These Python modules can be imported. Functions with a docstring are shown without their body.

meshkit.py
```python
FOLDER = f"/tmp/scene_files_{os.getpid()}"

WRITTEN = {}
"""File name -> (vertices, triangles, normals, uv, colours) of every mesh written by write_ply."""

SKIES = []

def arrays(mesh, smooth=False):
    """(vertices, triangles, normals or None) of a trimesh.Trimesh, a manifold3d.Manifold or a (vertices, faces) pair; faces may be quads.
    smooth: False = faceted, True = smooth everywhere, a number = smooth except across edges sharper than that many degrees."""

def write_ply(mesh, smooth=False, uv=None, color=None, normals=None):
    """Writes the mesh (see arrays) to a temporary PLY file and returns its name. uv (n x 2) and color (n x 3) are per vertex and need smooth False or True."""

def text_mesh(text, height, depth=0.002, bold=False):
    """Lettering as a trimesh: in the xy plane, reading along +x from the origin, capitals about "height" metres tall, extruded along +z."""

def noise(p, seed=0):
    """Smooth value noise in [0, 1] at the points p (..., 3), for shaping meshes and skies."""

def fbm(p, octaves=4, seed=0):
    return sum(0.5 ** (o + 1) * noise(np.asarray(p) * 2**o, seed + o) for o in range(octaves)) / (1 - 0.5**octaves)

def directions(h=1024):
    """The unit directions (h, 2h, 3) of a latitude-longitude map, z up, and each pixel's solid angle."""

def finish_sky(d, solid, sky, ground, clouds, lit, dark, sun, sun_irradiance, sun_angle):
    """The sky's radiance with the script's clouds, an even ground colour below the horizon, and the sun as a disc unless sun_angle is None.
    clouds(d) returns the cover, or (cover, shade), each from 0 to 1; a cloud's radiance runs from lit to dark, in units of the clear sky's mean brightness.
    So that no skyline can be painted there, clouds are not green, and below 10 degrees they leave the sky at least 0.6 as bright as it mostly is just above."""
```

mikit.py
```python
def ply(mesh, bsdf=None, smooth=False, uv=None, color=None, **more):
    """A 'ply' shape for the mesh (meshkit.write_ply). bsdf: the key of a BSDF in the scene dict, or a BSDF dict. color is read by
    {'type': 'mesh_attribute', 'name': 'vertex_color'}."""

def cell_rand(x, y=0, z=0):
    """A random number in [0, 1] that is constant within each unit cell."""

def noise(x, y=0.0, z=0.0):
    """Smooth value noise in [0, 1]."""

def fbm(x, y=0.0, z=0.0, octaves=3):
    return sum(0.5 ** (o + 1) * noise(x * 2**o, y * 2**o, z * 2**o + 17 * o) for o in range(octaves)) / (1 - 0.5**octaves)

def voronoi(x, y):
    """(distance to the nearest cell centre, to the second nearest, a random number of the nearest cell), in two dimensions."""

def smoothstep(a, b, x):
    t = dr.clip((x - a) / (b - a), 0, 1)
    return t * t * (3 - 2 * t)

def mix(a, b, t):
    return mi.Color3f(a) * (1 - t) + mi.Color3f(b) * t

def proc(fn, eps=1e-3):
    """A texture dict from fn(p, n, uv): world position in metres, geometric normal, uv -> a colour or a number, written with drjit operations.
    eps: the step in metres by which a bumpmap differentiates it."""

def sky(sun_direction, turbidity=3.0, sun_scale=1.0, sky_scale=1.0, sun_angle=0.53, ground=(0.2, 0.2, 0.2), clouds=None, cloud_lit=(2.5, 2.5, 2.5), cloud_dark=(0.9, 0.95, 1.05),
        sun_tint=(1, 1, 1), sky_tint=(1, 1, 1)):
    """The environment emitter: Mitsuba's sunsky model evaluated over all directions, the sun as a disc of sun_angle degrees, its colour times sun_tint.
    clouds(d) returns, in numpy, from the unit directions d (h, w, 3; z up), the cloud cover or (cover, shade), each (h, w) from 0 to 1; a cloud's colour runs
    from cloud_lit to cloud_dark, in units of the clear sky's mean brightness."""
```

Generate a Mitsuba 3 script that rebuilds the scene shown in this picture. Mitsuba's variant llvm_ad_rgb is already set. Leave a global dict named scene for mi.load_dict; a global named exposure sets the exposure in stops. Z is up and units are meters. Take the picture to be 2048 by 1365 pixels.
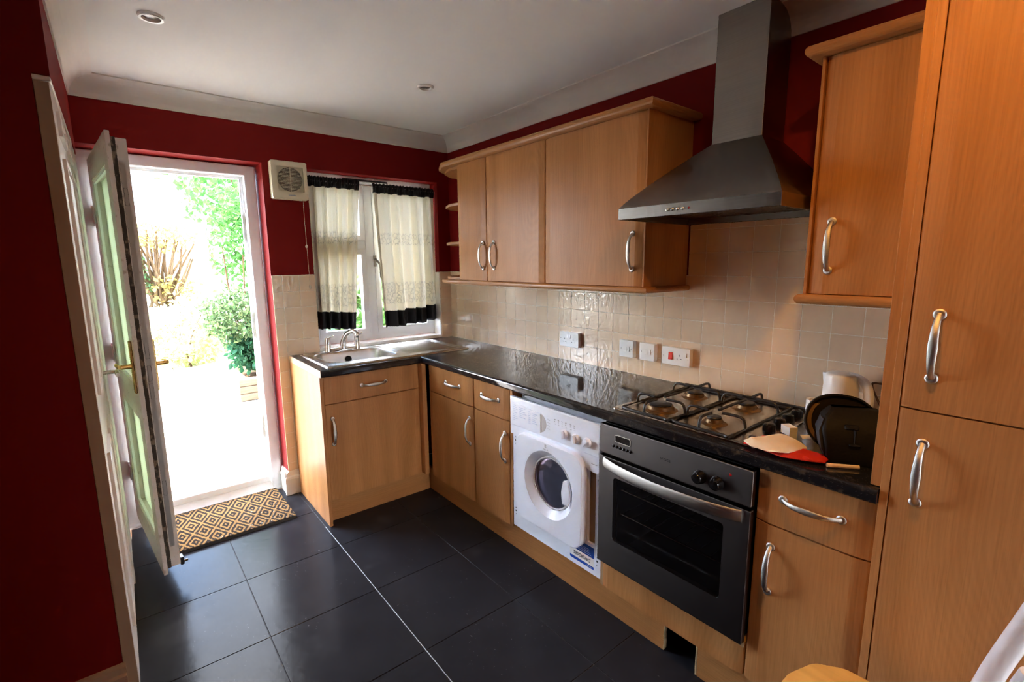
import math
import random

import drjit as dr
import mitsuba as mi
import numpy as np
import trimesh
from shapely.geometry import Point, Polygon, box as sbox
from shapely.ops import unary_union

import meshkit
import mikit
from mikit import cell_rand, fbm, mix, noise, smoothstep, voronoi

T = mi.ScalarTransform4f
rng = np.random.default_rng(7)
random.seed(7)
scene, labels = {}, {}

# ------------------------------------------------------------------ camera, sky, sun, lamps, exposure
CAM = np.array([-2.01076, -3.21879, 1.47710])
YAW, PITCH, ROLL, FPX = 0.6812, -0.1608, -0.0091, 970.6
_F = np.array([math.sin(YAW) * math.cos(PITCH), math.cos(YAW) * math.cos(PITCH), math.sin(PITCH)])
_R = np.array([math.cos(YAW), -math.sin(YAW), 0])
_U = np.cross(_R, _F)
_U = _U * math.cos(ROLL) - _R * math.sin(ROLL)
scene['camera'] = {'type': 'perspective', 'fov': math.degrees(2 * math.atan(1024 / FPX)), 'fov_axis': 'x', 'near_clip': 0.02, 'far_clip': 200.0,
                   'to_world': T().look_at(origin=CAM.tolist(), target=(CAM + _F).tolist(), up=_U.tolist())}
exposure = 6.38
SUN = (-0.55, 0.12, 0.82)


def cloud_fn(d):
    n = meshkit.fbm(d * np.array([2.2, 2.2, 4.0]) + 3.1, 4)
    return np.clip((n - 0.42) * 4.0, 0, 1), np.clip((meshkit.fbm(d * 4 + 9, 3) - 0.45) * 2, 0, 1) * 0.5


scene['sky'] = mikit.sky(SUN, turbidity=4.0, sun_scale=0.27, sky_scale=1.75, ground=(0.25, 0.25, 0.2), clouds=cloud_fn, cloud_lit=(2.0, 2.0, 2.0), cloud_dark=(1.3, 1.33, 1.4))
LAMP = (23.0, 10.4, 2.2)           # the one lit warm ceiling downlight, above and right of the camera
DL = (-1.15, -2.95)


# ------------------------------------------------------------------ helpers
def I(d):
    return {'type': 'rgb', 'value': list(d) if hasattr(d, '__len__') else [d] * 3}


def mat(key, base=None, rough=0.5, metallic=0.0, spec=0.5, bump=None, bump_scale=0.0, two=False, **kw):
    b = {'type': 'principled', 'base_color': mikit.proc(base) if callable(base) else I(base), 'roughness': rough if not callable(rough) else mikit.proc(rough),
         'metallic': metallic, 'specular': spec, **kw}
    if bump is not None:
        b = {'type': 'bumpmap', 'bump': mikit.proc(bump, 4e-4), 'scale': bump_scale, 'bsdf': b}
    scene[key] = {'type': 'twosided', 'bsdf': b} if two else b
    return key


def metal(key, alpha, refl=(0.75, 0.73, 0.7), tex=None):
    scene[key] = {'type': 'roughconductor', 'material': 'none', 'alpha': alpha, 'specular_reflectance': mikit.proc(tex) if tex else I(refl)}
    return key


PLY = {}


def add(key, mesh, m, smooth=False, at=None, cache=None, **kw):
    """One entry of the scene; a cached mesh shares its ply dict."""
    k0, i = key, 0
    while key in scene:
        i += 1
        key = f'{k0}_{i:03d}'
    if cache is not None and (cache, m) in PLY:
        d = PLY[(cache, m)]
    else:
        d = mikit.ply(mesh() if callable(mesh) else mesh, m, smooth=smooth, **kw)
        if cache is not None:
            PLY[(cache, m)] = d
    scene[key] = {**d, 'to_world': at} if at is not None else dict(d)
    return key


def tag(key, label, cat=None, group=None, kind=None):
    d = {'label': label}
    if cat:
        d['category'] = cat
    if group:
        d['group'] = group
    if kind:
        d['kind'] = kind
    labels[key] = d


def frame(o, U, V, N):
    return T([[U[0], V[0], N[0], o[0]], [U[1], V[1], N[1], o[1]], [U[2], V[2], N[2], o[2]], [0, 0, 0, 1]])


RU, RV, RN = (0, -1, 0), (0, 0, 1), (-1, 0, 0)        # fronts of the right-hand run (face -x)
SU, SV, SN = (1, 0, 0), (0, 0, 1), (0, -1, 0)         # fronts of the sink run (face -y)


def R(x, y, z):
    return frame((x, y, z), RU, RV, RN)


def S(x, y, z):
    return frame((x, y, z), SU, SV, SN)


def cb(x0, x1, y0, y1, z0, z1, b=0.002):
    """A box with chamfered edges."""
    x0, x1 = sorted((x0, x1)); y0, y1 = sorted((y0, y1)); z0, z1 = sorted((z0, z1))
    b = min(b, (x1 - x0) * .45, (y1 - y0) * .45, (z1 - z0) * .45)
    if b <= 0:
        return trimesh.creation.box(bounds=[[x0, y0, z0], [x1, y1, z1]])
    p = []
    for sx in (0, 1):
        for sy in (0, 1):
            for sz in (0, 1):
                X, Y, Z = (x0, x1)[sx], (y0, y1)[sy], (z0, z1)[sz]
                dx, dy, dz = (b, -b)[sx], (b, -b)[sy], (b, -b)[sz]
                p += [(X, Y + dy, Z + dz), (X + dx, Y, Z + dz), (X + dx, Y + dy, Z)]
    return trimesh.Trimesh(np.array(p)).convex_hull


def cat(*ms):
    return trimesh.util.concatenate(list(ms[0]) if len(ms) == 1 and isinstance(ms[0], (list, tuple)) else list(ms))


def extr(poly, h):
    """Polygon extruded 0..h along z."""
    if not isinstance(poly, Polygon) and not hasattr(poly, 'geoms'):
        poly = Polygon(poly)
    if hasattr(poly, 'geoms'):
        return cat([trimesh.creation.extrude_polygon(g, h, engine='earcut') for g in poly.geoms])
    return trimesh.creation.extrude_polygon(poly, h, engine='earcut')


def xf(mesh, o, U, V, N):
    m = mesh.copy()
    M4 = np.eye(4)
    M4[:3, 0], M4[:3, 1], M4[:3, 2], M4[:3, 3] = U, V, N, o
    m.apply_transform(M4)
    return m


def rrect(x0, y0, x1, y1, r, n=6):
    return sbox(x0 + r, y0 + r, x1 - r, y1 - r).buffer(r, quad_segs=n)


def plate(poly, h, b=0.002, steps=2):
    """A convex outline as a plate with a rounded upper edge (0..h along z)."""
    pts = []
    pts += [(x, y, 0) for x, y in poly.exterior.coords[:-1]]
    for i in range(steps + 1):
        a = i / steps * math.pi / 2
        q = poly.buffer(-b * (1 - math.cos(a)))
        pts += [(x, y, h - b + b * math.sin(a)) for x, y in q.exterior.coords[:-1]]
    return trimesh.Trimesh(np.array(pts)).convex_hull


def sweep(path, r, n=10, closed=False, up=(0, 0, 1), cap=True):
    """A tube along a path; r: radius, (a, b), or one of those per point; a runs across (perpendicular to up), b along it."""
    P = np.asarray(path, float)
    m = len(P)
    if closed:
        tan = np.roll(P, -1, 0) - np.roll(P, 1, 0)
    else:
        tan = np.gradient(P, axis=0)
    tan /= np.linalg.norm(tan, axis=1, keepdims=True)
    r = np.asarray(r, float)
    if r.ndim == 0:
        r = np.full((m, 2), float(r))
    elif r.ndim == 1 and len(r) == 2 and m != 2:
        r = np.tile(r, (m, 1))
    elif r.ndim == 1:
        r = np.stack([r, r], 1)
    a = np.cross(tan[0], up)
    if np.linalg.norm(a) < 1e-6:
        a = np.cross(tan[0], (1, 0.2, 0.1))
    a /= np.linalg.norm(a)
    ang = np.arange(n) / n * 2 * np.pi
    V = []
    for i in range(m):
        a = a - tan[i] * (a @ tan[i])
        a /= np.linalg.norm(a)
        b = np.cross(a, tan[i])
        V.append(P[i] + np.outer(np.cos(ang) * r[i, 0], a) + np.outer(np.sin(ang) * r[i, 1], b))
    V = np.vstack(V)
    F = []
    for i in range(m if closed else m - 1):
        j = (i + 1) % m
        for k in range(n):
            l = (k + 1) % n
            F += [(i * n + k, j * n + k, j * n + l), (i * n + k, j * n + l, i * n + l)]
    if cap and not closed:
        V = np.vstack([V, P[0], P[-1]])
        for k in range(n):
            l = (k + 1) % n
            F += [(m * n, k, l), (m * n + 1, (m - 1) * n + l, (m - 1) * n + k)]
    M = trimesh.Trimesh(V, np.array(F), process=False)
    if M.volume < 0:
        M.invert()
    return M


def lathe(prof, n=32):
    """(radius, z) profile turned about z."""
    prof = [(max(a, 1e-5), z) for a, z in prof]
    V, F = [], []
    ang = np.arange(n) / n * 2 * np.pi
    for a, z in prof:
        V.append(np.stack([a * np.cos(ang), a * np.sin(ang), np.full(n, z)], 1))
    for i in range(len(prof) - 1):
        for k in range(n):
            l = (k + 1) % n
            F += [(i * n + k, i * n + l, (i + 1) * n + l), (i * n + k, (i + 1) * n + l, (i + 1) * n + k)]
    M = trimesh.Trimesh(np.vstack(V), np.array(F), process=True)
    if M.volume < 0:
        M.invert()
    return M


def arc(cx, cy, r, a0, a1, n=8):
    return [(cx + r * math.cos(math.radians(a0 + (a1 - a0) * i / n)), cy + r * math.sin(math.radians(a0 + (a1 - a0) * i / n))) for i in range(n + 1)]


def smooth_path(pts, n=8):
    """Catmull-Rom through the points."""
    P = np.asarray(pts, float)
    Q = np.vstack([2 * P[0] - P[1], P, 2 * P[-1] - P[-2]])
    out = []
    for i in range(1, len(Q) - 2):
        for t in np.arange(n) / n:
            a, b, c, d = Q[i - 1], Q[i], Q[i + 1], Q[i + 2]
            out.append(0.5 * (2 * b + (c - a) * t + (2 * a - 5 * b + 4 * c - d) * t * t + (3 * b - a - 3 * c + d) * t ** 3))
    out.append(P[-1])
    return np.array(out)


# ------------------------------------------------------------------ materials
def wood_fn(axis, tone=1.0):
    def f(p, n, uv):
        s = p.x + p.y if axis == 'z' else p.z + p.x * 0.7
        l = p.z if axis == 'z' else p.y
        if axis == 'x':
            l = p.x
            s = p.z + p.y * 0.7
        warp = fbm(s * 4.0, l * 1.1, 3.0, 2)
        band = noise(s * 14 + warp * 2.2, l * 0.35, 1.0)
        ring = 0.5 + 0.5 * dr.sin((s * 70 + warp * 24.0 + 1.5 * noise(s * 9, l * 1.6, 7.0)) * 6.2832)
        fine = noise(s * 420, l * 7, 2.0)
        fleck = smoothstep(0.70, 0.92, noise(s * 760, l * 8, 5.0))
        t = 0.46 * band + 0.10 * ring + 0.22 * fine + 0.22 * warp
        c = mix((0.50 * tone, 0.228 * tone, 0.080 * tone), (0.345 * tone, 0.138 * tone, 0.042 * tone), dr.clip(t * 1.25 - 0.12, 0, 1))
        return c * (1 - 0.09 * fleck)
    return f


mat('wood_vertical', wood_fn('z'), 0.38, spec=0.22)
mat('wood_lengthwise', wood_fn('y'), 0.36, spec=0.25)
mat('wood_crosswise', wood_fn('x'), 0.36, spec=0.25)
mat('wood_rail', wood_fn('y', 0.86), 0.32, spec=0.25)
mat('carcass_board', (0.42, 0.25, 0.12), 0.5)
mat('chipboard', lambda p, n, uv: mix((0.50, 0.36, 0.2), (0.3, 0.19, 0.09), noise(p.x * 300, p.y * 300, p.z * 300)), 0.9, spec=0.1)
mat('beech_edging', lambda p, n, uv: mix((0.46, 0.31, 0.18), (0.37, 0.24, 0.13), noise(p.x * 20, p.y * 8, p.z * 300)), 0.4)
mat('chair_beech', lambda p, n, uv: mix((0.80, 0.45, 0.12), (0.64, 0.33, 0.07), fbm(p.x * 60 + noise(p.y * 6) * 2, p.y * 5, 0, 3)), 0.28, spec=0.5)


def red_fn(p, n, uv):
    s = noise(p.x * 3 + p.y * 3, p.z * 3, 0.5)
    return mix((0.168, 0.0068, 0.0056), (0.188, 0.0080, 0.0066), s)


mat('red_paint', red_fn, 0.6, spec=0.12, bump=lambda p, n, uv: noise(p.x * 260 + p.y * 260, p.z * 260, 1.0), bump_scale=0.0002)
mat('pale_wall', (0.66, 0.60, 0.50), 0.8, spec=0.2)
mat('ceiling_paint', (0.62, 0.60, 0.565), 0.85, spec=0.1)
mat('cove_paint', (0.64, 0.59, 0.54), 0.7, spec=0.2)
mat('gloss_white_paint', (0.74, 0.72, 0.68), 0.3, spec=0.5)
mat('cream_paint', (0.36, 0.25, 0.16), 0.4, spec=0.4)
mat('upvc', (0.78, 0.79, 0.80), 0.28, spec=0.5)
mat('upvc_dirty', lambda p, n, uv: mix((0.62, 0.585, 0.54), (0.42, 0.37, 0.31), smoothstep(0.64, 0.84, fbm(p.x * 90, p.y * 90, p.z * 40, 3))), 0.4, spec=0.4)
mat('gasket', (0.03, 0.028, 0.026), 0.7)
mat('gasket_dirty', lambda p, n, uv: mix((0.05, 0.042, 0.034), (0.22, 0.175, 0.12), smoothstep(0.5, 0.72, fbm(p.x * 60, p.y * 60, p.z * 34, 3))), 0.8, spec=0.2)


def tile_col(p, n, uv):
    s = p.x + p.y
    c = mix((0.74, 0.56, 0.39), (0.67, 0.49, 0.33), fbm(s * 22, p.z * 22, 0.3, 3))
    return c * (0.985 + 0.03 * cell_rand(dr.floor((s - 0.0117 + 10) * 9.98), dr.floor((p.z - 0.01) * 10)))


def tile_bump(p, n, uv):
    s = p.x + p.y
    return fbm(s * 88, p.z * 88, 0.7, 2)


mat('cream_tile', tile_col, 0.1, spec=0.55, bump=tile_bump, bump_scale=0.0017)
mat('sill_tile', (0.82, 0.79, 0.73), 0.12, spec=0.5)
mat('grout', (0.80, 0.74, 0.66), 0.9, spec=0.1)


def floor_col(p, n, uv):
    b = fbm(p.x * 7, p.y * 7, 0.2, 3)
    c = mix((0.0175, 0.0175, 0.0205), (0.029, 0.028, 0.031), b)
    dust = smoothstep(0.62, 0.85, fbm(p.x * 4.2 + 3, p.y * 4.2, 0.9, 4))
    speck = smoothstep(0.950, 0.975, noise(p.x * 160, p.y * 160, 2.0)) * smoothstep(0.55, 0.8, noise(p.x * 9, p.y * 9, 4.0))
    return mix(c, (0.08, 0.08, 0.085), dust * 0.28) + mi.Color3f(0.10) * speck


mat('floor_tile', floor_col, lambda p, n, uv: 0.165 + 0.07 * fbm(p.x * 9, p.y * 9, 0.3, 3), spec=0.055, bump=lambda p, n, uv: fbm(p.x * 38, p.y * 38, 0.4, 3), bump_scale=0.0005)
mat('floor_grout', (0.12, 0.118, 0.12), 0.9, spec=0.1)
mat('chalky_grout', lambda p, n, uv: mix((0.30, 0.31, 0.33), (0.55, 0.56, 0.58), noise(p.x * 60, p.y * 30)), 0.8, spec=0.2)


def worktop_col(p, n, uv):
    q = p.z * 1.0
    d1, d2, w = voronoi(p.x * 260 + q * 150, p.y * 260 + q * 190)
    f = smoothstep(0.80, 0.97, w) * smoothstep(0.5, 0.2, d1)
    g = smoothstep(0.58, 0.78, fbm(p.x * 55, p.y * 55, q * 50, 3))
    c = mix((0.010, 0.010, 0.012), (0.060, 0.047, 0.034), g * 0.75)
    return mix(c, (0.075, 0.066, 0.056), f * 0.5)


mat('worktop_laminate', worktop_col, 0.06, spec=0.6)
metal('brushed_steel', 0.19, (0.60, 0.575, 0.55), lambda p, n, uv: mi.Color3f(0.36, 0.335, 0.305) * (0.9 + 0.2 * noise(p.x * 30 + p.y * 6, p.z * 500 + p.y * 20, p.x * 3)))
metal('hob_steel', 0.09, (0.60, 0.55, 0.49), lambda p, n, uv: mix((0.62, 0.57, 0.51), (0.36, 0.24, 0.13), smoothstep(0.45, 0.75, fbm(p.x * 14, p.y * 14, 1.0, 4)) * 0.7))
metal('sink_steel', 0.17, (0.66, 0.64, 0.62))
metal('oven_steel', 0.30, (0.19, 0.172, 0.168))
metal('satin_nickel', 0.32, (0.60, 0.565, 0.52))
metal('chrome', 0.05, (0.85, 0.83, 0.8))
metal('brass', 0.18, (0.80, 0.56, 0.20))
metal('dark_metal', 0.3, (0.25, 0.23, 0.21))
mat('cast_iron', (0.018, 0.018, 0.019), 0.38, spec=0.5)
mat('burnt_alloy', lambda p, n, uv: mix((0.30, 0.17, 0.06), (0.12, 0.07, 0.035), noise(p.x * 90, p.y * 90, p.z * 90)), 0.4, metallic=0.6)
mat('black_gloss', (0.006, 0.006, 0.007), 0.09, spec=0.4)
mat('black_plastic', (0.013, 0.013, 0.014), 0.3, spec=0.5)
mat('black_matt', (0.010, 0.010, 0.010), 0.7, spec=0.2)
mat('oven_inside', (0.012, 0.013, 0.013), 0.35, spec=0.4)
mat('appliance_white', (0.82, 0.86, 0.95), 0.22, spec=0.5, two=True)
mat('appliance_grey', (0.52, 0.50, 0.51), 0.35, spec=0.5, two=True)
mat('switch_white', (0.78, 0.77, 0.75), 0.25, spec=0.5)
mat('red_switch', (0.62, 0.035, 0.02), 0.25)
mat('print_grey', (0.32, 0.33, 0.36), 0.5)
mat('print_black', (0.02, 0.02, 0.022), 0.5)
mat('print_blue', (0.015, 0.07, 0.42), 0.35)
mat('print_pale', (0.45, 0.55, 0.75), 0.4)
mat('paper_white', (0.82, 0.82, 0.80), 0.5)
mat('fan_cream', (0.66, 0.58, 0.42), 0.4)
mat('fan_dark', (0.05, 0.035, 0.025), 0.5)
mat('cord_white', (0.6, 0.52, 0.42), 0.6)
mat('drum_steel', (0.30, 0.30, 0.33), 0.3, metallic=0.9)
mat('rubber_grey', (0.10, 0.10, 0.11), 0.5)
mat('bag_black', lambda p, n, uv: mix((0.007, 0.006, 0.006), (0.015, 0.012, 0.009), fbm(p.x * 300, p.y * 300, p.z * 300, 2)), 0.6, spec=0.15)
mat('bag_grey', (0.030, 0.028, 0.031), 0.7, spec=0.2)
mat('bag_tan', (0.16, 0.085, 0.028), 0.8)
mat('bag_lining', (0.014, 0.010, 0.007), 0.8, spec=0.1)
mat('plastic_red', (0.62, 0.03, 0.015), 0.18, spec=0.6, two=True)
mat('packet_cream', (0.80, 0.68, 0.50), 0.35, spec=0.5, two=True)
mat('kettle_white', (0.74, 0.72, 0.70), 0.2, spec=0.5)
mat('window_grey', (0.35, 0.34, 0.34), 0.3)
mat('lamp_inside', (0.10, 0.08, 0.07), 0.3, metallic=0.5)
mat('frosted_pane', (0.6, 0.6, 0.6), 0.4)
scene['frosted_pane'] = {'type': 'principledthin', 'base_color': I((0.78, 0.86, 0.70)), 'roughness': 0.25, 'diff_trans': 1.0, 'eta': 1.35}
scene['clear_pane'] = {'type': 'thindielectric', 'int_ior': 1.5, 'specular_transmittance': I(0.97)}
scene['dark_pane'] = {'type': 'thindielectric', 'int_ior': 1.5, 'specular_transmittance': I(0.6), 'specular_reflectance': I(0.8)}
scene['porthole_glass'] = {'type': 'thindielectric', 'int_ior': 1.32, 'specular_transmittance': I((0.25, 0.25, 0.28)), 'specular_reflectance': I((0.7, 0.55, 0.75))}


def rings(u, v, c, seed, lo, hi):
    """Stitched loops: distance to circles scattered one to a cell."""
    x, y = u / c, v / c
    hit = mi.Float(0)
    for a in (-1, 0, 1):
        for b in (-1, 0, 1):
            cx, cy = dr.floor(x) + a, dr.floor(y) + b
            px, py = cx + 0.2 + 0.6 * cell_rand(cx, cy, seed), cy + 0.2 + 0.6 * cell_rand(cx, cy, seed + 1)
            r = lo + (hi - lo) * cell_rand(cx, cy, seed + 2)
            d = dr.abs(dr.sqrt(dr.square(px - x) + dr.square(py - y)) - r) * c
            hit = dr.maximum(hit, smoothstep(0.0013, 0.0005, d))
    return hit


def cloth_fn(p, n, uv):
    u, v = uv.x, uv.y
    b1 = smoothstep(1.605, 1.608, v) * smoothstep(1.690, 1.687, v)
    b2 = smoothstep(1.190, 1.193, v) * smoothstep(1.345, 1.342, v)
    h = dr.maximum(rings(u, v, 0.030, 11, 0.36, 0.62) * b1, dr.maximum(rings(u, v, 0.036, 21, 0.34, 0.62), rings(u + 0.017, v + 0.01, 0.036, 31, 0.25, 0.5)) * b2)
    weave = 0.96 + 0.06 * noise(u * 900, v * 900)
    return mix((0.68, 0.63, 0.49), (0.06, 0.06, 0.06), h * 0.62) * weave


scene['curtain_cloth'] = {'type': 'principledthin', 'base_color': mikit.proc(cloth_fn), 'roughness': 0.8, 'diff_trans': 0.27, 'eta': 1.3}
mat('curtain_black', (0.006, 0.006, 0.007), 0.55, spec=0.35, two=True, sheen=0.2)


def mat_fn(p, n, uv):
    x, y = (p.x + 1.93) / 0.104, (p.y + 0.30) / 0.205
    w = 0.13 * (noise(p.x * 130, p.y * 130) - 0.5)
    fx, fy = dr.abs((x - dr.floor(x)) - 0.5) * 2, dr.abs((y - dr.floor(y)) - 0.5) * 2
    d = (fx + fy) + w
    d = dr.select(d > 1, 2 - d, d)
    k = d * 2.0
    t = smoothstep(0.40, 0.56, 1 - dr.abs((k - dr.floor(k)) - 0.5) * 2)
    coir = mix((0.30, 0.175, 0.075), (0.19, 0.105, 0.042), noise(p.x * 500, p.y * 500, 1))
    c = mix(coir, (0.035, 0.028, 0.024), t)
    fluff = smoothstep(0.90, 0.95, noise(p.x * 170, p.y * 170, 3)) * smoothstep(0.5, 0.8, noise(p.x * 6, p.y * 6, 5))
    return mix(c, (0.6, 0.57, 0.52), fluff * 0.8)


scene['coir'] = {'type': 'diffuse', 'reflectance': mikit.proc(mat_fn)}
mat('patio_slab', lambda p, n, uv: mix((0.42, 0.40, 0.37), (0.33, 0.31, 0.285), fbm(p.x * 5, p.y * 5, cell_rand(dr.floor(p.x), dr.floor(p.y)), 4)), 0.9, spec=0.1)
mat('patio_joint', (0.10, 0.09, 0.08), 1.0, spec=0.0)
mat('timber', lambda p, n, uv: mix((0.26, 0.20, 0.14), (0.15, 0.115, 0.075), fbm(p.x * 8, p.y * 8, p.z * 90, 3)), 0.85, spec=0.2)
mat('soil', (0.09, 0.06, 0.04), 1.0, spec=0.0)
mat('render_pale', (0.62, 0.60, 0.55), 0.9, spec=0.1)
mat('gravel_ground', lambda p, n, uv: mix((0.44, 0.48, 0.26), (0.6, 0.6, 0.42), fbm(p.x * 3, p.y * 3, 0.4, 4)), 1.0, spec=0.0)
mat('bark', lambda p, n, uv: mix((0.17, 0.11, 0.06), (0.09, 0.058, 0.032), noise(p.x * 60, p.y * 60, p.z * 12)), 0.9, spec=0.1)
mat('outer_brick', lambda p, n, uv: mix((0.36, 0.17, 0.11), (0.25, 0.11, 0.07), cell_rand(dr.floor((p.x + p.y) * 4.4 + dr.floor(p.z * 13.3) * 0.5), dr.floor(p.z * 13.3))), 0.9, spec=0.1)
mat('brick', (0.42, 0.22, 0.15), 0.9, spec=0.1)
mat('brick_dark', (0.33, 0.16, 0.11), 0.9, spec=0.1)
mat('mortar', (0.5, 0.47, 0.42), 0.95, spec=0.1)
for k, c in dict(leaf_fresh=(0.28, 0.50, 0.09), leaf_dark=(0.055, 0.17, 0.075), leaf_yellow=(0.55, 0.42, 0.06), leaf_mixed=(0.30, 0.38, 0.12)).items():
    scene[k] = {'type': 'principledthin', 'base_color': {'type': 'mesh_attribute', 'name': 'vertex_color'}, 'roughness': 0.4, 'diff_trans': 0.9, 'eta': 1.4}
LEAF = dict(leaf_fresh=(0.095, 0.24, 0.065), leaf_dark=(0.050, 0.145, 0.075), leaf_yellow=(0.40, 0.32, 0.10), leaf_mixed=(0.12, 0.19, 0.085))

# ------------------------------------------------------------------ the room
Z1 = 2.37                       # ceiling
WT = 0.91                       # worktop
XL = -2.09                      # left wall
FX, FY, TX, TY = -1.6795, -0.7957, 0.4478, 0.4584      # floor joints
XFAR, YREAR = -4.6, -5.2
door_hole, win_hole = sbox(XL - 0.011, -0.02, -1.274, 2.066), sbox(-1.02, 0.911, -0.10, 2.06)

k = add('floor', cat(cb(XFAR, 0.0, YREAR, 0.0, -0.06, -0.0035, 0), cb(XL, -1.274, 0.0, 0.125, -0.06, -0.0035, 0)), 'floor_grout')
tag(k, 'dark grey slate-look floor tiles laid in a square grid', 'floor', kind='structure')
for i in range(-8, 5):
    for j in range(-2, 12):
        x0, x1 = FX + (i - 1) * TX + 0.0015, FX + i * TX - 0.0015
        y1, y0 = FY - j * TY - 0.0015, FY - (j + 1) * TY + 0.0015
        x0, x1, y0 = max(x0, XFAR), min(x1, 0.0), max(y0, YREAR)
        if x1 - x0 < 0.02 or y1 - y0 < 0.02 or y0 > 0.05:
            continue
        if y1 > 0:
            if x1 < XL or x0 > -1.274:
                y1 = 0.0
            elif x0 < XL or x1 > -1.274:      # cut round the door reveal
                o = (sbox(x0, y0, x1, 0.0).union(sbox(max(x0, XL), -0.01, min(x1, -1.274), y1)))
                add('floor__tile', xf(extr(o, 0.0035), (0, 0, -0.0035), (1, 0, 0), (0, 1, 0), (0, 0, 1)), 'floor_tile')
                continue
        if abs(x1 - x0 - TX + 0.003) < 1e-4 and abs(y1 - y0 - TY + 0.003) < 1e-4:
            add('floor__tile', lambda: cb(0, TX - 0.003, 0, TY - 0.003, -0.008, 0.0, 0.0008), 'floor_tile', at=T().translate([x0, y0, 0]), cache='ft')
        else:
            add('floor__tile', cb(x0, x1, y0, y1, -0.008, 0.0, 0.0008), 'floor_tile')
add('floor__joint', cb(FX + TX - 0.0016, FX + TX + 0.0016, -3.0, -0.56, -0.006, -0.0003, 0), 'chalky_grout')
labels['floor__joint'] = {'label': 'whitish chalky grout line running away from the sink end panel'}

wb = sbox(-2.35, 0, 0.28, Z1 + 0.05).difference(door_hole).difference(win_hole)
k = add('wall_back', xf(extr(wb, 0.25), (0, 0.25, 0), (1, 0, 0), (0, 0, 1), (0, -1, 0)), 'red_paint')
tag(k, 'dark red back wall with the garden door and the curtained window', 'wall', kind='structure')
wo = sbox(-5.0, -0.1, 1.2, 5.2).difference(sbox(XL + .02, -0.2, -1.29, 2.05)).difference(sbox(-1.0, 0.94, -0.12, 2.045))
k = add('wall_back_outer', xf(extr(wo, 0.05), (0, 0.30, 0), (1, 0, 0), (0, 0, 1), (0, -1, 0)), 'outer_brick')
tag(k, 'outer brick face of the house wall around door and window', 'wall', kind='structure')
k = add('wall_right', cb(0.0, 0.2, YREAR, 0.0, 0.0, Z1 + 0.05, 0), 'red_paint')
tag(k, 'dark red right wall behind the wall cupboards and cooker hood', 'wall', kind='structure')
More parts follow.
